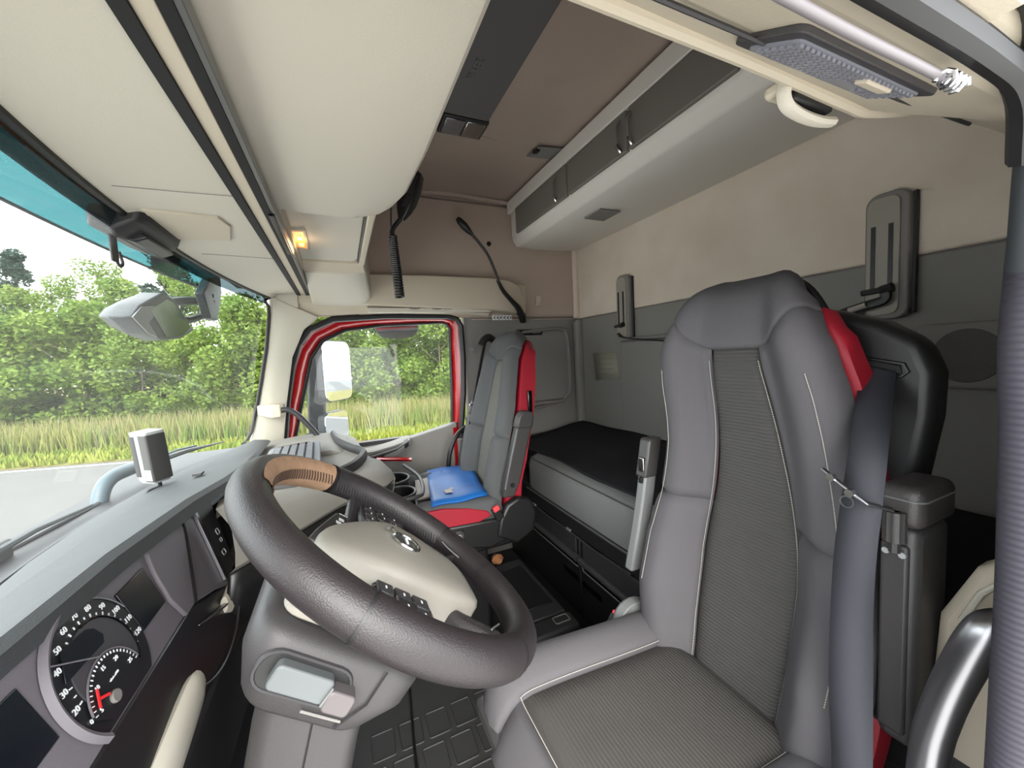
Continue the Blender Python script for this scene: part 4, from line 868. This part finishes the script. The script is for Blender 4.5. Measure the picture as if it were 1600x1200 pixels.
tube('clip_ring', [(.631, .292+.008*math.cos(i*.5236), .972+.008*math.sin(i*.5236)) for i in range(12)], .0012, steel, sb1, 5, closed=True)

PM_ = dict(strip=seatgl, side=seatgr, side2=seatgr, head=seatgr, shell=red, seat=seatgr, cside=seatgr, cbase=seatd, stitch=None, th=.12, cw=.245)
ps, S2, Q2, P2 = make_seat('passenger_seat', 'grey passenger seat with red side panels beside the far door', 1.69,
  [(0, (.560, .54)), (.1, (.572, .61)), (.35, (.607, .78)), (.5, (.633, .89)), (.65, (.660, 1.02)), (.8, (.690, 1.15)), (.88, (.702, 1.205)), (.95, (.722, 1.27)), (1, (.765, 1.312))],
  [(0, .215), (.15, .228), (.33, .235), (.45, .222), (.6, .21), (.8, .165), (.9, .150), (.96, .125), (1, .08)],
  [(0, .04), (.2, .06), (.42, .05), (.6, .04), (.85, .035), (1, .0)], (.17, .56, .60), PM_)
# slot in the red shell (near side), raised armrests, cover, buckle, red side panel
extr('shell_slot', [(.715, 1.459, 1.045), (.735, 1.459, 1.045), (.733, 1.459, .93), (.715, 1.459, .93)], (0, .012, 0), gloss, ps, .003)
def parm(y, dx):
    a_ = ob('armrest', *loftv([[(x-w, y-.020, z), (x+w, y-.020, z-.006), (x+w, y+.020, z-.006), (x-w, y+.020, z)] for x, z, w in ((.580+dx, .625, .024), (.600+dx, .68, .034), (.632+dx, .79, .034), (.668+dx, .91, .034))]), armgrey, ps, bevel=.008)
    ob('armrest_head', *loftv([[(x-w, y-.023, z), (x+w, y-.023, z-.006), (x+w, y+.023, z-.006), (x-w, y+.023, z)] for x, z, w in ((.664+dx, .90, .037), (.676+dx, .945, .036), (.683+dx, .970, .022))]), armgrey, a_, bevel=.008)
    extr('pivot_cap', [(.598+dx+.010*math.cos(i*.5236), y-.0225, .672+.010*math.sin(i*.5236)) for i in range(12)], (0, .004, 0), black, a_)
    tube('arm_edge', [(.566+dx, y-.02, .66), (.60+dx, y-.021, .79), (.632+dx, y-.021, .90)], .003, armlight, a_, 6)
parm(1.425, .0); parm(1.955, -.03)
extr('red_side_panel', [(x, 1.441, z) for x, z in ((.215, .600), (.25, .618), (.32, .617), (.42, .598), (.50, .572), (.515, .550), (.46, .533), (.31, .540), (.25, .565))], (0, .016, 0), red, ps, .004)
extr('recliner_cover', [(x, 1.424, z) for x, z in ((.530, .46), (.545, .53), (.580, .585), (.63, .608), (.685, .592), (.715, .53), (.70, .45), (.62, .41))], (0, .04, 0), black, ps, .012, seg=3)
extr('side_cover', [(x, 1.436, z) for x, z in ((.28, .545), (.52, .535), (.66, .52), (.66, .45), (.50, .415), (.33, .45))], (0, .03, 0), black, ps, .01)
pb = box('buckle', (.535, 1.424, .560), (.034, .022, .055), black, ps, .005, Matrix.Rotation(math.radians(-25), 3, 'Y'))
box('buckle_button', (.528, 1.421, .583), (.026, .018, .020), redbtn, pb, .003, Matrix.Rotation(math.radians(-25), 3, 'Y'))
kx = extr('lock_knob', [(.372+.024*math.cos(i*.7854+.39), 1.428, .500+.024*math.sin(i*.7854+.39)) for i in range(8)], (0, .012, 0), darkg, ps, .004)
tube('lock_ring', [(.372+.008*math.cos(i*.4), 1.426, .500+.008*math.sin(i*.4)) for i in range(13)], .002, whitep, kx, 6)
ob('foam_tuft', *loftv([[(.53+r_*math.cos(a)*1.2, 1.42+y, .36+r_*math.sin(a)) for a in [i*.7854 for i in range(8)]] for y, r_ in ((0, .010), (.02, .022), (.045, .014))]), foam, ps)
# passenger belt
sb2 = thing('seat_belt', 'dark seat belt behind the far shoulder of the passenger seat', 'seat belt', (.66, 1.95, .9))
loft('webbing', [sample([(.700, 1.935, 1.29), (.675, 1.93, 1.20), (.64, 1.935, 1.05), (.612, 1.945, .93)], 16), sample([(.725, 1.965, 1.275), (.70, 1.965, 1.19), (.665, 1.968, 1.05), (.637, 1.97, .93)], 16)], mat('dark_webbing', (58, 58, 62), .7), sb2, cap=False, closed=False, solid=.003)
tube('belt_guide', [(.680, 1.93, 1.255), (.700, 1.935, 1.285), (.735, 1.945, 1.30), (.76, 1.95, 1.285)], .020, black, sb2, 10, smoothn=12)
box('belt_clip', (.612, 1.93, .95), (.03, .03, .008), chrome, sb2, .002)

# folder with papers on the passenger seat
fd = thing('document_folder', 'worn blue plastic folder stuffed with papers on the passenger seat', 'folder', (.42, 1.72, .61))
def fquad(name, x0, x1, y0, y1, z0, z1, m_, wav=.0, n=10, skew=.03):
    g0 = [[V((x0+(x1-x0)*i/n+skew*(j/n-.5), y0+(y1-y0)*j/n, z1+wav*math.sin(i*.9+j*.5)+.004*math.sin(j*1.3))) for j in range(n+1)] for i in range(n+1)]
    vs_ = [p for r in g0 for p in r]; k = n+1
    return ob(name, vs_, [(i*k+j, i*k+j+1, (i+1)*k+j+1, (i+1)*k+j) for i in range(n) for j in range(n)], m_, fd, solid=z1-z0)
fquad('papers', .272, .50, 1.60, 1.93, .612, .626, paper, .001, skew=.05)
fquad('paper_sheet', .265, .49, 1.58, 1.91, .6265, .629, paper, .002, skew=.05)
fquad('cover', .315, .545, 1.45, 1.93, .630, .638, bluef, .003, skew=.08)
box('cover_sticker', (.37, 1.56, .6445), (.03, .04, .001), paper, fd, 0)
for i in range(3): box('cover_scuff', (.36+.05*i, 1.86-.01*i, .645), (.016, .006, .001), dark, fd, 0, Matrix.Rotation(i*.7, 3, 'Z'))

# ================================================================ BUNK
bd = thing('bunk_mattress', 'thick dark grey bunk mattress along the rear wall', 'mattress', (1.13, 1.1, .5))
ob('mattress', *loftv([[(.855+e, y, .505), (.848+e, y, .52), (.850+e, y, .635), (.862+e, y, .662), (.89+e, y, .674), (1.05, y, .690), (1.25, y, .722), (1.385, y, .745), (1.396, y, .73), (1.396, y, .505)] for y, e in ((.20, .03), (.215, 0), (.6, 0), (1.2, .0), (1.74, 0), (1.775, .006), (1.79, .03))]), mattm, bd, ang=50)
ob('end_section', *loftv([[(.97, y, .505), (.965, y, .645), (.99, y, .675), (1.15, y, .70), (1.37, y, .742), (1.38, y, .505)] for y in (1.76, 1.95, 2.07)]), mattk, bd, bevel=.01)
def sheet(x, y): 
    zb = interp([(.84, .67), (.89, .676), (1.05, .692), (1.25, .724), (1.42, .747)], x); return zb+.010+.003*math.sin(9*x+5*y)+.003*math.sin(13*y)+.004*math.sin(20*x)*math.sin(7*y)
n = 28
gv = []
for i in range(n+1):
    for j in range(n+1):
        y = .21+(2.065-.21)*j/n; x0 = .905+.006*math.sin(y*4)+.004*math.sin(9*y); x = x0+(1.398-x0)*i/n; gv.append((x, y, sheet(x, y)))
ob('dark_sheet', gv, [(i*(n+1)+j, i*(n+1)+j+1, (i+1)*(n+1)+j+1, (i+1)*(n+1)+j) for i in range(n) for j in range(n)], mattk, bd, solid=.004)
tube('piping', [(.858, .22, .664), (.858, .7, .664), (.858, 1.3, .664), (.860, 1.73, .664), (.872, 1.78, .664)], .003, seatd, bd, 6)
bb = thing('bunk_locker', 'black bunk locker box with locker doors under the mattress', 'cabinet', (1.1, 1.1, 0))
boxr('body', (.875, .20, .0), (1.42, 2.10, .50), black, bb, .004)
boxr('front_board', (.848, .25, .432), (.878, 1.80, .502), blacks, bb, .006)
boxr('board_strip', (.845, .25, .496), (.852, 1.80, .503), rail, bb, .001)
tube('board_cable', [(.852, 1.80, .430), (.848, 1.6, .424), (.846, 1.40, .428), (.846, 1.2, .424), (.85, 1.0, .43)], .005, dark, bb, 6, smoothn=24)
for y in (1.70, 1.375): boxr('board_clip', (.842, y, .428), (.85, y+.03, .440), armlight, bb, .001)
def locker(y0, y1, hs):
    d = boxr('locker_door', (.862, y0, .06), (.878, y1, .425), black, bb, .004)
    boxr('upper_panel', (.857, y0+.02, .335), (.864, y1-.02, .418), dark, d, .003)
    tube('grip_bar', [(.853, y0+.005, .325), (.853, y1-.005, .325)], .015, darkg, d, 10)
    tube('grip_line', [(.858, y0+.01, .285), (.858, y1-.02, .285), (.858, y1-.012, .30), (.858, y1-.012, .325)], .0022, armlight, d, 6)
    boxr('grip_recess', (.859, y0+.015, .288), (.8635, y1-.02, .312), gloss, d, .001)
    boxr('pull_slot', (.858, hs[0], .215), (.8645, hs[1], .24), gloss, d, .001)
locker(1.335, 1.80, (1.345, 1.46)); locker(.86, 1.325, (1.19, 1.315)); locker(.40, .85, (.6, .7))
boxr('toe_board', (.87, .25, .0), (.885, 1.80, .06), dark, bb)
# ================================================================ FITTINGS
def belt_anchor(y, label, strap):
    t = thing('strap_adjuster', label, 'strap anchor', (1.41, y, 1.25), 'strap adjusters on the rear wall')
    ob('plate', *loftv([[(x, y+a*s, 1.42+b) for a, b in rrect(-.046, .046, -.172, .172, .03, 5)] for x, s in ((1.426, 1.08), (1.40, 1.05), (1.393, 1.0))]), greytrim, t, bevel=.003)
    ob('raised_face', *loftv([[(x, y+.006+a, 1.42+b) for a, b in rrect(-.036, .036, -.16, .16, .022, 5)] for x in (1.394, 1.388)]), mat('anchor_face_%d' % int(y*100), (148, 143, 134), .6), t, bevel=.002)
    for dy in (.026, -.012): boxr('slot', (1.3862, y+dy-.005, 1.325), (1.389, y+dy+.005, 1.505), black, t)
    tube('cross_bar', [(1.376, y+.045, 1.325), (1.376, y-.02, 1.33)], .008, dark, t, 8)
    tube('bar_knob', [(1.374, y+.0, 1.326), (1.374, y-.024, 1.332)], .013, black, t, 8)
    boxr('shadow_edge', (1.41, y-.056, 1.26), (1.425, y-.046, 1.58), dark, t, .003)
    s = thing('wall_strap', strap, 'strap', (1.36, y, 1.28), 'black straps on the rear wall')
    return t, s
t1, s1 = belt_anchor(.565, 'tall grey strap adjuster on the rear wall right of the driver seat', 'black strap hooked to the adjuster right of the driver headrest')
tube('strap', [(1.372, .556, 1.325), (1.372, .558, 1.30), (1.368, .60, 1.288), (1.36, .66, 1.270), (1.34, .74, 1.24), (1.30, .85, 1.20)], .013, black, s1, 8, smoothn=20, flat=.5)
tube('strap_label', [(1.367, .594, 1.290), (1.362, .632, 1.279)], .0145, paper, s1, 8, flat=.6)
t2, s2 = belt_anchor(1.650, 'tall grey strap adjuster on the rear wall left of the driver headrest', 'thin black strap sloping from the far adjuster behind the driver seat')
tube('strap', [(1.375, 1.655, 1.275), (1.372, 1.62, 1.262), (1.368, 1.50, 1.245), (1.368, 1.36, 1.232), (1.37, 1.15, 1.20)], .0075, black, s2, 8, smoothn=20, flat=.5)
tube('strap_end', [(1.372, 1.665, 1.285), (1.373, 1.648, 1.268)], .009, chrome, s2, 8)
st = thing('wall_sticker', 'pale square label stuck on the grey rear wall', 'sticker', (1.42, 1.85, 1.1))
ob('label', [(1.4275, 1.975, 1.186), (1.4275, 1.752, 1.188), (1.4275, 1.735, 1.032), (1.4275, 1.953, 1.020)], [(0, 1, 2, 3)], mat('label_grey', (138, 136, 122), .6), st, solid=.001)
boxes('label_print', [((1.4262, 1.85, 1.15-.03*i), (.0006, .14, .004)) for i in range(4)], greytrim, st)
# grab handles
ga = thing('pillar_handle', 'black curved grab handle with cream mount on the passenger pillar', 'grab handle', (-.25, 2.0, .9))
ob('mount', *loftv([[(-.36, 2.03, .985), (-.36, 2.03, 1.03), (-.36, 2.06, 1.03), (-.36, 2.06, .985)], [(-.30, 1.985, .972), (-.30, 1.985, 1.032), (-.30, 2.06, 1.032), (-.30, 2.06, .972)], [(-.262, 1.985, .972), (-.262, 1.985, 1.030), (-.262, 2.07, 1.030), (-.262, 2.07, .972)]]), creamdk, ga, bevel=.006)
tube('bar', [(-.27, 2.0, 1.003), (-.235, 2.0, 1.002), (-.20, 2.0, .975), (-.165, 2.0, .93), (-.135, 2.0, .885), (-.118, 2.0, .845), (-.112, 2.0, .80)], .0125, dark, ga, 10, smoothn=26)
gb = thing('door_handle_bar', 'black curved grab handle beside the passenger seat and door edge', 'grab handle', (.55, 2.05, .7))
tube('bar', [(.66, 2.06, .83), (.60, 2.03, .815), (.545, 2.01, .783), (.505, 2.0, .718), (.488, 2.0, .65), (.485, 2.01, .58), (.49, 2.02, .45)], .012, black, gb, 10, smoothn=30)
boxr('mount', (.63, 2.03, .80), (.68, 2.13, .86), greytrim, gb, .006)
boxr('handle_plate', (.575, 2.085, .52), (.64, 2.13, .74), greytrim, gb, .006)
boxr('red_edge', (.56, 2.135, .45), (.585, 2.15, .80), redpaint, gb)
gs = thing('step_handle', 'worn silver grab handle low at the near door pillar', 'grab handle', (.6, .16, .4))
tube('bar', [(.665, .150, .866), (.64, .158, .872), (.632, .168, .850), (.632, .182, .80), (.632, .194, .745), (.632, .203, .68), (.632, .208, .55), (.632, .208, .35)], .0185, steel, gs, 14, smoothn=36)
boxr('bracket', (.635, .135, .82), (.675, .16, .88), dark, gs, .006)
# beige pocket panel at the bunk end
bp = thing('side_pocket', 'beige moulded pocket panel beside the driver armrest', 'storage pocket', (.77, .19, .5))
ob('panel', *loftv([[(x, y, z) for y, z in ((.15, .905), (.185, .902), (.205, .885), (.238, .80), (.243, .70), (.24, .55), (.15, .50))] for x in (.752, .80)]), creamdk, bp, bevel=.01)
ob('pocket_rim', *tubev([(.750, y, z) for y, z in ((.155, .885), (.180, .880), (.198, .855), (.214, .808), (.205, .785), (.155, .755))], .004, 8, True), cream, bp)
extr('pocket_recess', [(.7505, y, z) for y, z in ((.157, .878), (.178, .873), (.195, .85), (.208, .81), (.2, .792), (.157, .765))], (.004, 0, 0), mat('pocket_brown', (150, 138, 122), .7), bp)
boxr('lower_edge', (.75, .15, .50), (.76, .24, .60), dark, bp, .003)
# floor mat with moulded rectangles
fm = thing('floor_mat', 'grey rubber floor mat with moulded grid between column and seat', 'floor mat', (.2, .95, 0))
boxr('sheet', (-.30, .30, .0), (.50, 1.42, .012), rubber, fm, .004)
for i in range(5):
    for j in range(6):
        x = .0+i*.085+(j % 2)*.03; y = .62+j*.115
        tube('rib', [(x+a, y+b, .0125) for a, b in rrect(-.034, .034, -.045, .045, .006, 2)], .0022, rubber, fm, 4, closed=True)
tube('mat_edge', [(.10, .5, .014), (.12, .8, .014), (.11, 1.05, .014), (.14, 1.40, .014)], .005, black, fm, 6, smoothn=20)
# ================================================================ OUTSIDE
GZ = -1.45
asph = mat('asphalt', (88, 87, 86), .9, bump=(40, .4), var=(1.4, .5, (80, 79, 78)), spec=.2)
vergem = mat('verge_soil', (100, 98, 56), .95, var=(2.0, .7, (118, 106, 70)), spec=.1)
rd = struct(boxr('road', (-60, -40, GZ-.1), (60, 60, GZ), asph), 'grey asphalt road outside')
struct(boxr('bounce_ground', (-60, -40, GZ-.02), (60, 6.5, GZ+.004), mat('pale_bounce_ground', (190, 188, 184), .9, bump=(30, .3), var=(.8, .4, (176, 174, 168)), spec=.2)), 'added pale ground under the truck, bouncing light into the cab')  # added pale ground, out of view, to bounce light up into the cab
def VY(x): return 13.45-.27*x+.0*x      # verge line
vx = [-46+i*2.0 for i in range(40)]
struct(loft('verge', [[V((x, VY(x)+.35, GZ+.004)) for x in vx], [V((x, VY(x)+.8, GZ+.06)) for x in vx], [V((x, VY(x)+4, GZ+.2)) for x in vx], [V((x, VY(x)+60, GZ+.9)) for x in vx]], vergem, cap=False, closed=False), 'grassy road verge')
tag(loft('road_line', [[V((x, VY(x)-.02, GZ+.006)) for x in vx], [V((x, VY(x)+.10, GZ+.006)) for x in vx]], white, None, cap=False, closed=False), 'white painted line along the far road edge', 'road marking')
# grass
def grassmat(name, c1, c2):
    m_ = mat(name, c1, .8, var=(.9, 1.0, c2), spec=.1); return m_
gA = grassmat('tall_grass', (82, 102, 46), (112, 112, 62)); gB = grassmat('seed_heads', (128, 116, 86), (108, 108, 66)); gC = grassmat('cut_grass', (116, 120, 54), (92, 108, 44))
GV, GF, GI = [], [], []
def grass(count, y0, y1, h0, h1, wd, mi, lean, seed):
    rg = random.Random(seed)
    for i in range(count):
        x = -28+rg.random()*40; y = VY(x)+y0+rg.random()*(y1-y0); h = h0+(h1-h0)*rg.random(); a = rg.random()*6.28
        zb = GZ+.05+.05*max(0, y-VY(x)-.8); dx, dy = math.cos(a)*wd, math.sin(a)*wd; lx, ly = (rg.random()-.5)*lean*h, (rg.random()-.5)*lean*h
        k = len(GV); GV.extend([(x-dx, y-dy, zb), (x+dx, y+dy, zb), (x+lx*.5+dx*.7, y+ly*.5+dy*.7, zb+h*.6), (x+lx*.5-dx*.7, y+ly*.5-dy*.7, zb+h*.6), (x+lx, y+ly, zb+h)])
        GF.extend([(k, k+1, k+2, k+3), (k+3, k+2, k+4)]); GI.extend([mi, mi])
grass(26000, 1.6, 4.6, .4, .95, .020, 0, .5, 1)      # tall green blades
grass(15000, 1.8, 4.4, .55, 1.1, .013, 1, .4, 2)     # straw-coloured seed heads
grass(14000, .35, 1.9, .10, .28, .03, 2, .8, 3)      # short strip along the road edge
gme = bpy.data.meshes.new('verge_grass'); gme.from_pydata(GV, [], GF)
for m_ in (gA, gB, gC): gme.materials.append(m_)
gme.polygons.foreach_set('material_index', GI); go = meshob('verge_grass', gme); go['kind'] = 'stuff'
tag(go, 'tall green and straw-coloured grass growing on the road verge', 'grass')
# trees
def leafmat(name, c1, c2):
    m_ = mat(name, c1, .6, var=(1.1, 1.0, c2), spec=.2); p = m_.node_tree.nodes['Principled BSDF']
    nt = m_.node_tree; tr = nt.nodes.new('ShaderNodeBsdfTranslucent'); mx_ = nt.nodes.new('ShaderNodeMixShader'); mx_.inputs[0].default_value = .35
    src = p.inputs['Base Color'].links[0].from_socket; nt.links.new(src, tr.inputs[0])
    nt.links.new(p.outputs[0], mx_.inputs[1]); nt.links.new(tr.outputs[0], mx_.inputs[2]); nt.links.new(mx_.outputs[0], nt.nodes['Material Output'].inputs[0])
    return m_
bark = mat('bark', (104, 92, 76), .9, bump=(30, .8)); birch = mat('birch_bark', (190, 186, 174), .8, var=(8, .8, (90, 84, 76)))
lf = [leafmat('leaves_bright', (104, 122, 50), (76, 100, 42)), leafmat('leaves_mid', (80, 104, 48), (106, 120, 54)), leafmat('leaves_dark', (46, 68, 40), (64, 84, 48)), leafmat('leaves_conifer', (48, 66, 56), (38, 56, 48))]
def crown(name, seed, n, rx, h, m_, size, low=.12, cone=False, clusters=42):
    rg = random.Random(seed); cl_ = []
    for i in range(clusters):
        z = low+(1-low)*rg.random(); prof_ = (1-z)*.9+.08 if cone else math.sin(math.pi*min(.98, (z*.82+.14)))**.7
        a = rg.random()*6.283; r = rx*prof_*math.sqrt(rg.random())*.95; cl_.append((r*math.cos(a), r*math.sin(a), z*h, (.16+.16*rg.random())*rx*(1.25 if not cone else .8)))
    vs_, fs_ = [], []
    for i in range(n):
        cx_, cy_, cz_, cr_ = cl_[int(rg.random()*clusters)]
        u, v, w = rg.gauss(0, 1), rg.gauss(0, 1), rg.gauss(0, 1); l = math.sqrt(u*u+v*v+w*w)+1e-6; rr = cr_*(.55+.5*rg.random())
        p = V((cx_+u/l*rr, cy_+v/l*rr, max(.05, cz_+w/l*rr*.85)))
        a = V((rg.gauss(0, 1), rg.gauss(0, 1), rg.gauss(0, .7))).normalized(); b = a.cross(V((rg.gauss(0, 1), rg.gauss(0, 1), rg.gauss(0, 1)))).normalized()
        s = size*(.6+.8*rg.random()); k = len(vs_); vs_ += [p-a*s, p+b*s*.55, p+a*s, p-b*s*.55]; fs_.append((k, k+1, k+2, k+3))
    me = bpy.data.meshes.new(name); me.from_pydata(vs_, [], fs_); me.materials.append(m_); return me
KIND = [  # crown mesh, height, trunk radius, bark, words
 (crown('bush_crown', 11, 13000, 2.3, 4.9, lf[0], .085, .02), 4.9, .05, bark, 'bushy bright green shrub'),
 (crown('willow_crown', 12, 15000, 2.3, 7.6, lf[1], .09, .05), 7.6, .08, bark, 'leafy mid green tree'),
 (crown('birch_crown', 13, 13000, 1.9, 9.0, lf[0], .085, .12), 9.0, .07, birch, 'slender yellow-green birch'),
 (crown('dark_crown', 14, 13000, 2.5, 6.6, lf[2], .10, .02), 6.6, .08, bark, 'dense dark green tree'),
 (crown('pine_crown', 15, 13000, 2.3, 11.5, lf[3], .11, .14, True, 60), 11.5, .12, bark, 'tall blue-green pine')]
TRS = [{} for _ in KIND]
def tree(k, x, y, s, lab, rot):
    cm, h, tr, bm_, w = KIND[k]; z0 = GZ+.2
    nm = ('shrub', 'tree', 'birch_tree', 'tree', 'pine_tree')[k]
    t = thing(nm, lab, 'shrub' if k == 0 else 'tree', (x, y, z0), 'trees and shrubs beyond the verge')
    t.scale = (s, s, s); t.rotation_euler = (0, 0, rot); WORLD.pop(t.name, None)
    if 'tr' not in TRS[k]:
        v, f = tubev([(0, 0, -.3), (.05, .02, h*.3), (-.05, .05, h*.6), (0, 0, h*.9)], [tr, tr*.8, tr*.5, tr*.15], 7); parts = [(v, f)]
        rg = random.Random(k)
        for i in range(7):
            z = h*(.15+.1*i); a = rg.random()*6.28; parts.append(tubev([(0, 0, z), (math.cos(a)*.7, math.sin(a)*.7, z+.5), (math.cos(a)*1.3, math.sin(a)*1.3, z+1.1)], [tr*.4, tr*.25, tr*.08], 5))
        TRS[k]['tr'] = _mesh('trunk', *merge(parts), bm_)
    meshob('crown', cm, t); meshob('trunk', TRS[k]['tr'], t)
rg = random.Random(5); used_l = {}
def addtree(k, x, off, s, where):
    lab = KIND[k][4]+' '+where; tree(k, x, VY(x)+off, s, lab, rg.random()*6.28)
pos = [('at the far left of the windscreen view', -17.5), ('second from the left edge of the windscreen view', -14.6), ('left of centre in the windscreen view', -12.2), ('above the transponder in the windscreen view', -10.0), ('behind the outside front mirror', -7.8), ('right of the outside front mirror', -5.6), ('beside the windscreen pillar', -3.5), ('at the left edge of the passenger window', -1.4), ('behind the passenger door mirrors', .5), ('in the middle of the passenger window', 2.4), ('at the right of the passenger window', 4.4), ('hidden past the passenger window frame', 6.5), ('nearest in the tall door mirror reflection', 10.5), ('middle one in the tall door mirror reflection', 15.0), ('farthest in the tall door mirror reflection', 21.0)]
for i, (wh, x) in enumerate(pos): addtree(0, x, 5.4+rg.random()*.8, .80+.25*rg.random(), wh+', front row')
row2 = [(3, -19.5), (1, -16.5), (1, -13.6), (2, -11.6), (1, -9.4), (2, -7.2), (1, -5.0), (3, -2.8), (1, -.6), (1, 1.6), (1, 3.6), (3, 5.8), (3, 8.0)]
wh2 = ['at the outer left', 'just inside the left frame edge', 'over the cut verge at the left', 'over the dash camera bracket', 'left of the outside front mirror', 'over the outside front mirror', 'right behind the front mirror arm', 'against the windscreen pillar', 'at the window corner by the grab handle', 'behind the tall door mirror', 'in the middle of the door window', 'at the rear of the door window', 'past the door window edge']
for (k, x), wh in zip(row2, wh2): addtree(k, x, 8.4+rg.random()*1.2, .72+.16*rg.random(), wh+', middle row')
row3 = [(4, -24), (4, -20.5), (4, -18.2), (4, -16.0), (2, -12.5), (4, -9.0), (3, -5.0), (3, -1.0), (3, 3.0), (3, 6.5)]
wh3 = ['farthest left on the skyline', 'second on the left skyline', 'third on the left skyline', 'tallest on the left skyline', 'rising on the skyline by the tint strip', 'rising behind the sun visor', 'far behind the windscreen pillar', 'far behind the door mirrors', 'far behind the door window', 'far behind the door window edge']
for (k, x), wh in zip(row3, wh3): addtree(k, x, 12.5+rg.random()*2, .8+.2*rg.random(), wh+', back row')

# ---------------------------------------------------------------- outside fittings of the truck
wp1 = thing('windscreen_wiper', 'black windscreen wiper with long blade at the left of the view', 'wiper', (-.64, 1.1, .85))
tube('arm', [(-.66, .80, .845), (-.655, 1.08, .852), (-.64, 1.25, .856), (-.635, 1.41, .852)], .007, armgrey, wp1, 8, flat=.7)
tube('blade', [(-.625, .70, .875), (-.63, .95, .872), (-.628, 1.15, .876), (-.615, 1.33, .868)], [.006, .011, .008, .004], extgrey, wp1, 8, flat=.8)
boxr('pivot', (-.665, 1.0, .845), (-.63, 1.10, .885), dark, wp1, .006)
wp2 = thing('windscreen_wiper', 'second wiper with pale cranked arm below the transponder', 'wiper', (-.63, 1.5, .85))
tube('cranked_arm', [(-.645, 1.40, .78), (-.640, 1.415, .842), (-.636, 1.435, .885), (-.630, 1.475, .905), (-.620, 1.54, .908), (-.61, 1.62, .905)], .019, bluepipe, wp2, 12, smoothn=30)
tube('blade', [(-.595, 1.58, .905), (-.58, 1.68, .905), (-.55, 1.80, .903), (-.51, 1.92, .895), (-.485, 2.0, .89)], [.008, .014, .012, .006, .003], extgrey, wp2, 8, flat=.7)
tube('blade_spring', [(-.585, 1.58, .918), (-.56, 1.72, .922), (-.53, 1.82, .915)], .004, bluepipe, wp2, 6)
fm_ = thing('front_mirror', 'grey close-view mirror hanging outside the windscreen', 'mirror', (-.5, 1.6, 1.4))
ob('housing', *loftv([[(-.52-d, y0, z0) for y0, z0 in ((1.36, 1.352), (1.42, 1.392), (1.58, 1.452), (1.68, 1.447), (1.80, 1.372), (1.835, 1.352), (1.70, 1.315), (1.55, 1.30), (1.44, 1.315))] for d in (-.02, .03)]+[[(-.61, 1.6+(y0-1.6)*.6, 1.39+(z0-1.39)*.6) for y0, z0 in ((1.36, 1.352), (1.42, 1.392), (1.58, 1.452), (1.68, 1.447), (1.80, 1.372), (1.835, 1.352), (1.70, 1.315), (1.55, 1.30), (1.44, 1.315))]]), extgrey, fm_, bevel=.006)
ob('mirror_glass', *loftv([[(x, y0, z0) for y0, z0 in ((1.47, 1.385), (1.60, 1.435), (1.67, 1.432), (1.79, 1.362), (1.70, 1.325), (1.56, 1.312))] for x in (-.4985, -.501)]), mat('mirror_grey', (60, 66, 70), .15, .5), fm_)
ob('white_shell', *loftv([[(x, y0, z0) for y0, z0 in ((1.36, 1.352), (1.42, 1.388), (1.50, 1.40), (1.52, 1.385), (1.45, 1.345), (1.50, 1.306), (1.44, 1.315))] for x in (-.499, -.503)]), armlight, fm_)
tube('arm', [(-.53, 1.70, 1.44), (-.51, 1.80, 1.46), (-.48, 1.88, 1.47), (-.46, 1.92, 1.50)], .016, extgrey, fm_, 8)
tube('arm', [(-.53, 1.77, 1.39), (-.51, 1.82, 1.39), (-.475, 1.90, 1.42), (-.46, 1.93, 1.48)], .014, extgrey, fm_, 8)
BR = ((1.80, 1.49), (1.90, 1.56), (2.06, 1.60), (2.06, 1.53), (1.95, 1.40), (1.86, 1.40))
ob('bracket', *loftv([[(x, y, z) for y, z in BR] for x in (-.45, -.48)]), extgrey, fm_, bevel=.006)
sm = thing('door_mirrors', 'tall passenger door mirror housing with two mirrors outside the window', 'mirror', (-.1, 2.5, .75))
ob('post', *loftv([[(x-.045, 2.42, z), (x+.045, 2.46, z), (x+.045, 2.52, z), (x-.045, 2.50, z)] for x, z in ((-.155, .70), (-.15, .90), (-.130, 1.15), (-.112, 1.34), (-.10, 1.36))]), extgrey, sm, bevel=.012)
for z in (.80, 1.28): tube('stay', [(-.14, 2.46, z), (-.20, 2.36, z+.01), (-.26, 2.20, z+.01), (-.28, 2.17, z+.01)], .018, extgrey, sm, 8, smoothn=10)
mt_ = V((.561, .828, 0)); mnv = V((.828, -.561, 0))
def mface(name, o, pts, par): 
    o = V(o); ob(name+'_back', *loftv([[o+mt_*a+V((0, 0, b))-mnv*d for a, b in pts] for d in (.004, .05)]), extgrey, par, bevel=.004)
    ob(name, *loftv([[o+mt_*a*.96+V((0, 0, b*.97)) for a, b in pts], [o+mt_*a*.96+V((0, 0, b*.97))-mnv*.004 for a, b in pts]]), mirror, par)
mface('main_mirror', (-.075, 2.43, 1.15), rrect(-.03, .235, -.17, .185, .05), sm)
mface('wide_mirror', (-.09, 2.42, .83), rrect(-.03, .19, -.095, .09, .04), sm)
pmr = thing('kerb_mirror', 'kerb mirror hanging outside at the top of the passenger window', 'mirror', (.33, 2.45, 1.4))
KMp = [(.195, 1.45), (.21, 1.38), (.24, 1.345), (.33, 1.335), (.42, 1.345), (.455, 1.38), (.468, 1.45)]
ob('housing', *loftv([[(x, 2.44+d, z) for x, z in KMp] for d in (.004, .06)]), extgrey, pmr, bevel=.006)
ob('mirror_glass', *loftv([[(.33+(x-.33)*.95, 2.443-d, z-.003+(1.45-z)*-.0) for x, z in KMp] for d in (.0, .004)]), mat('kerb_mirror_glass', (200, 204, 210), .08, 1.), pmr)
boxr('stay', (.30, 2.18, 1.46), (.36, 2.50, 1.48), extgrey, pmr, .004)
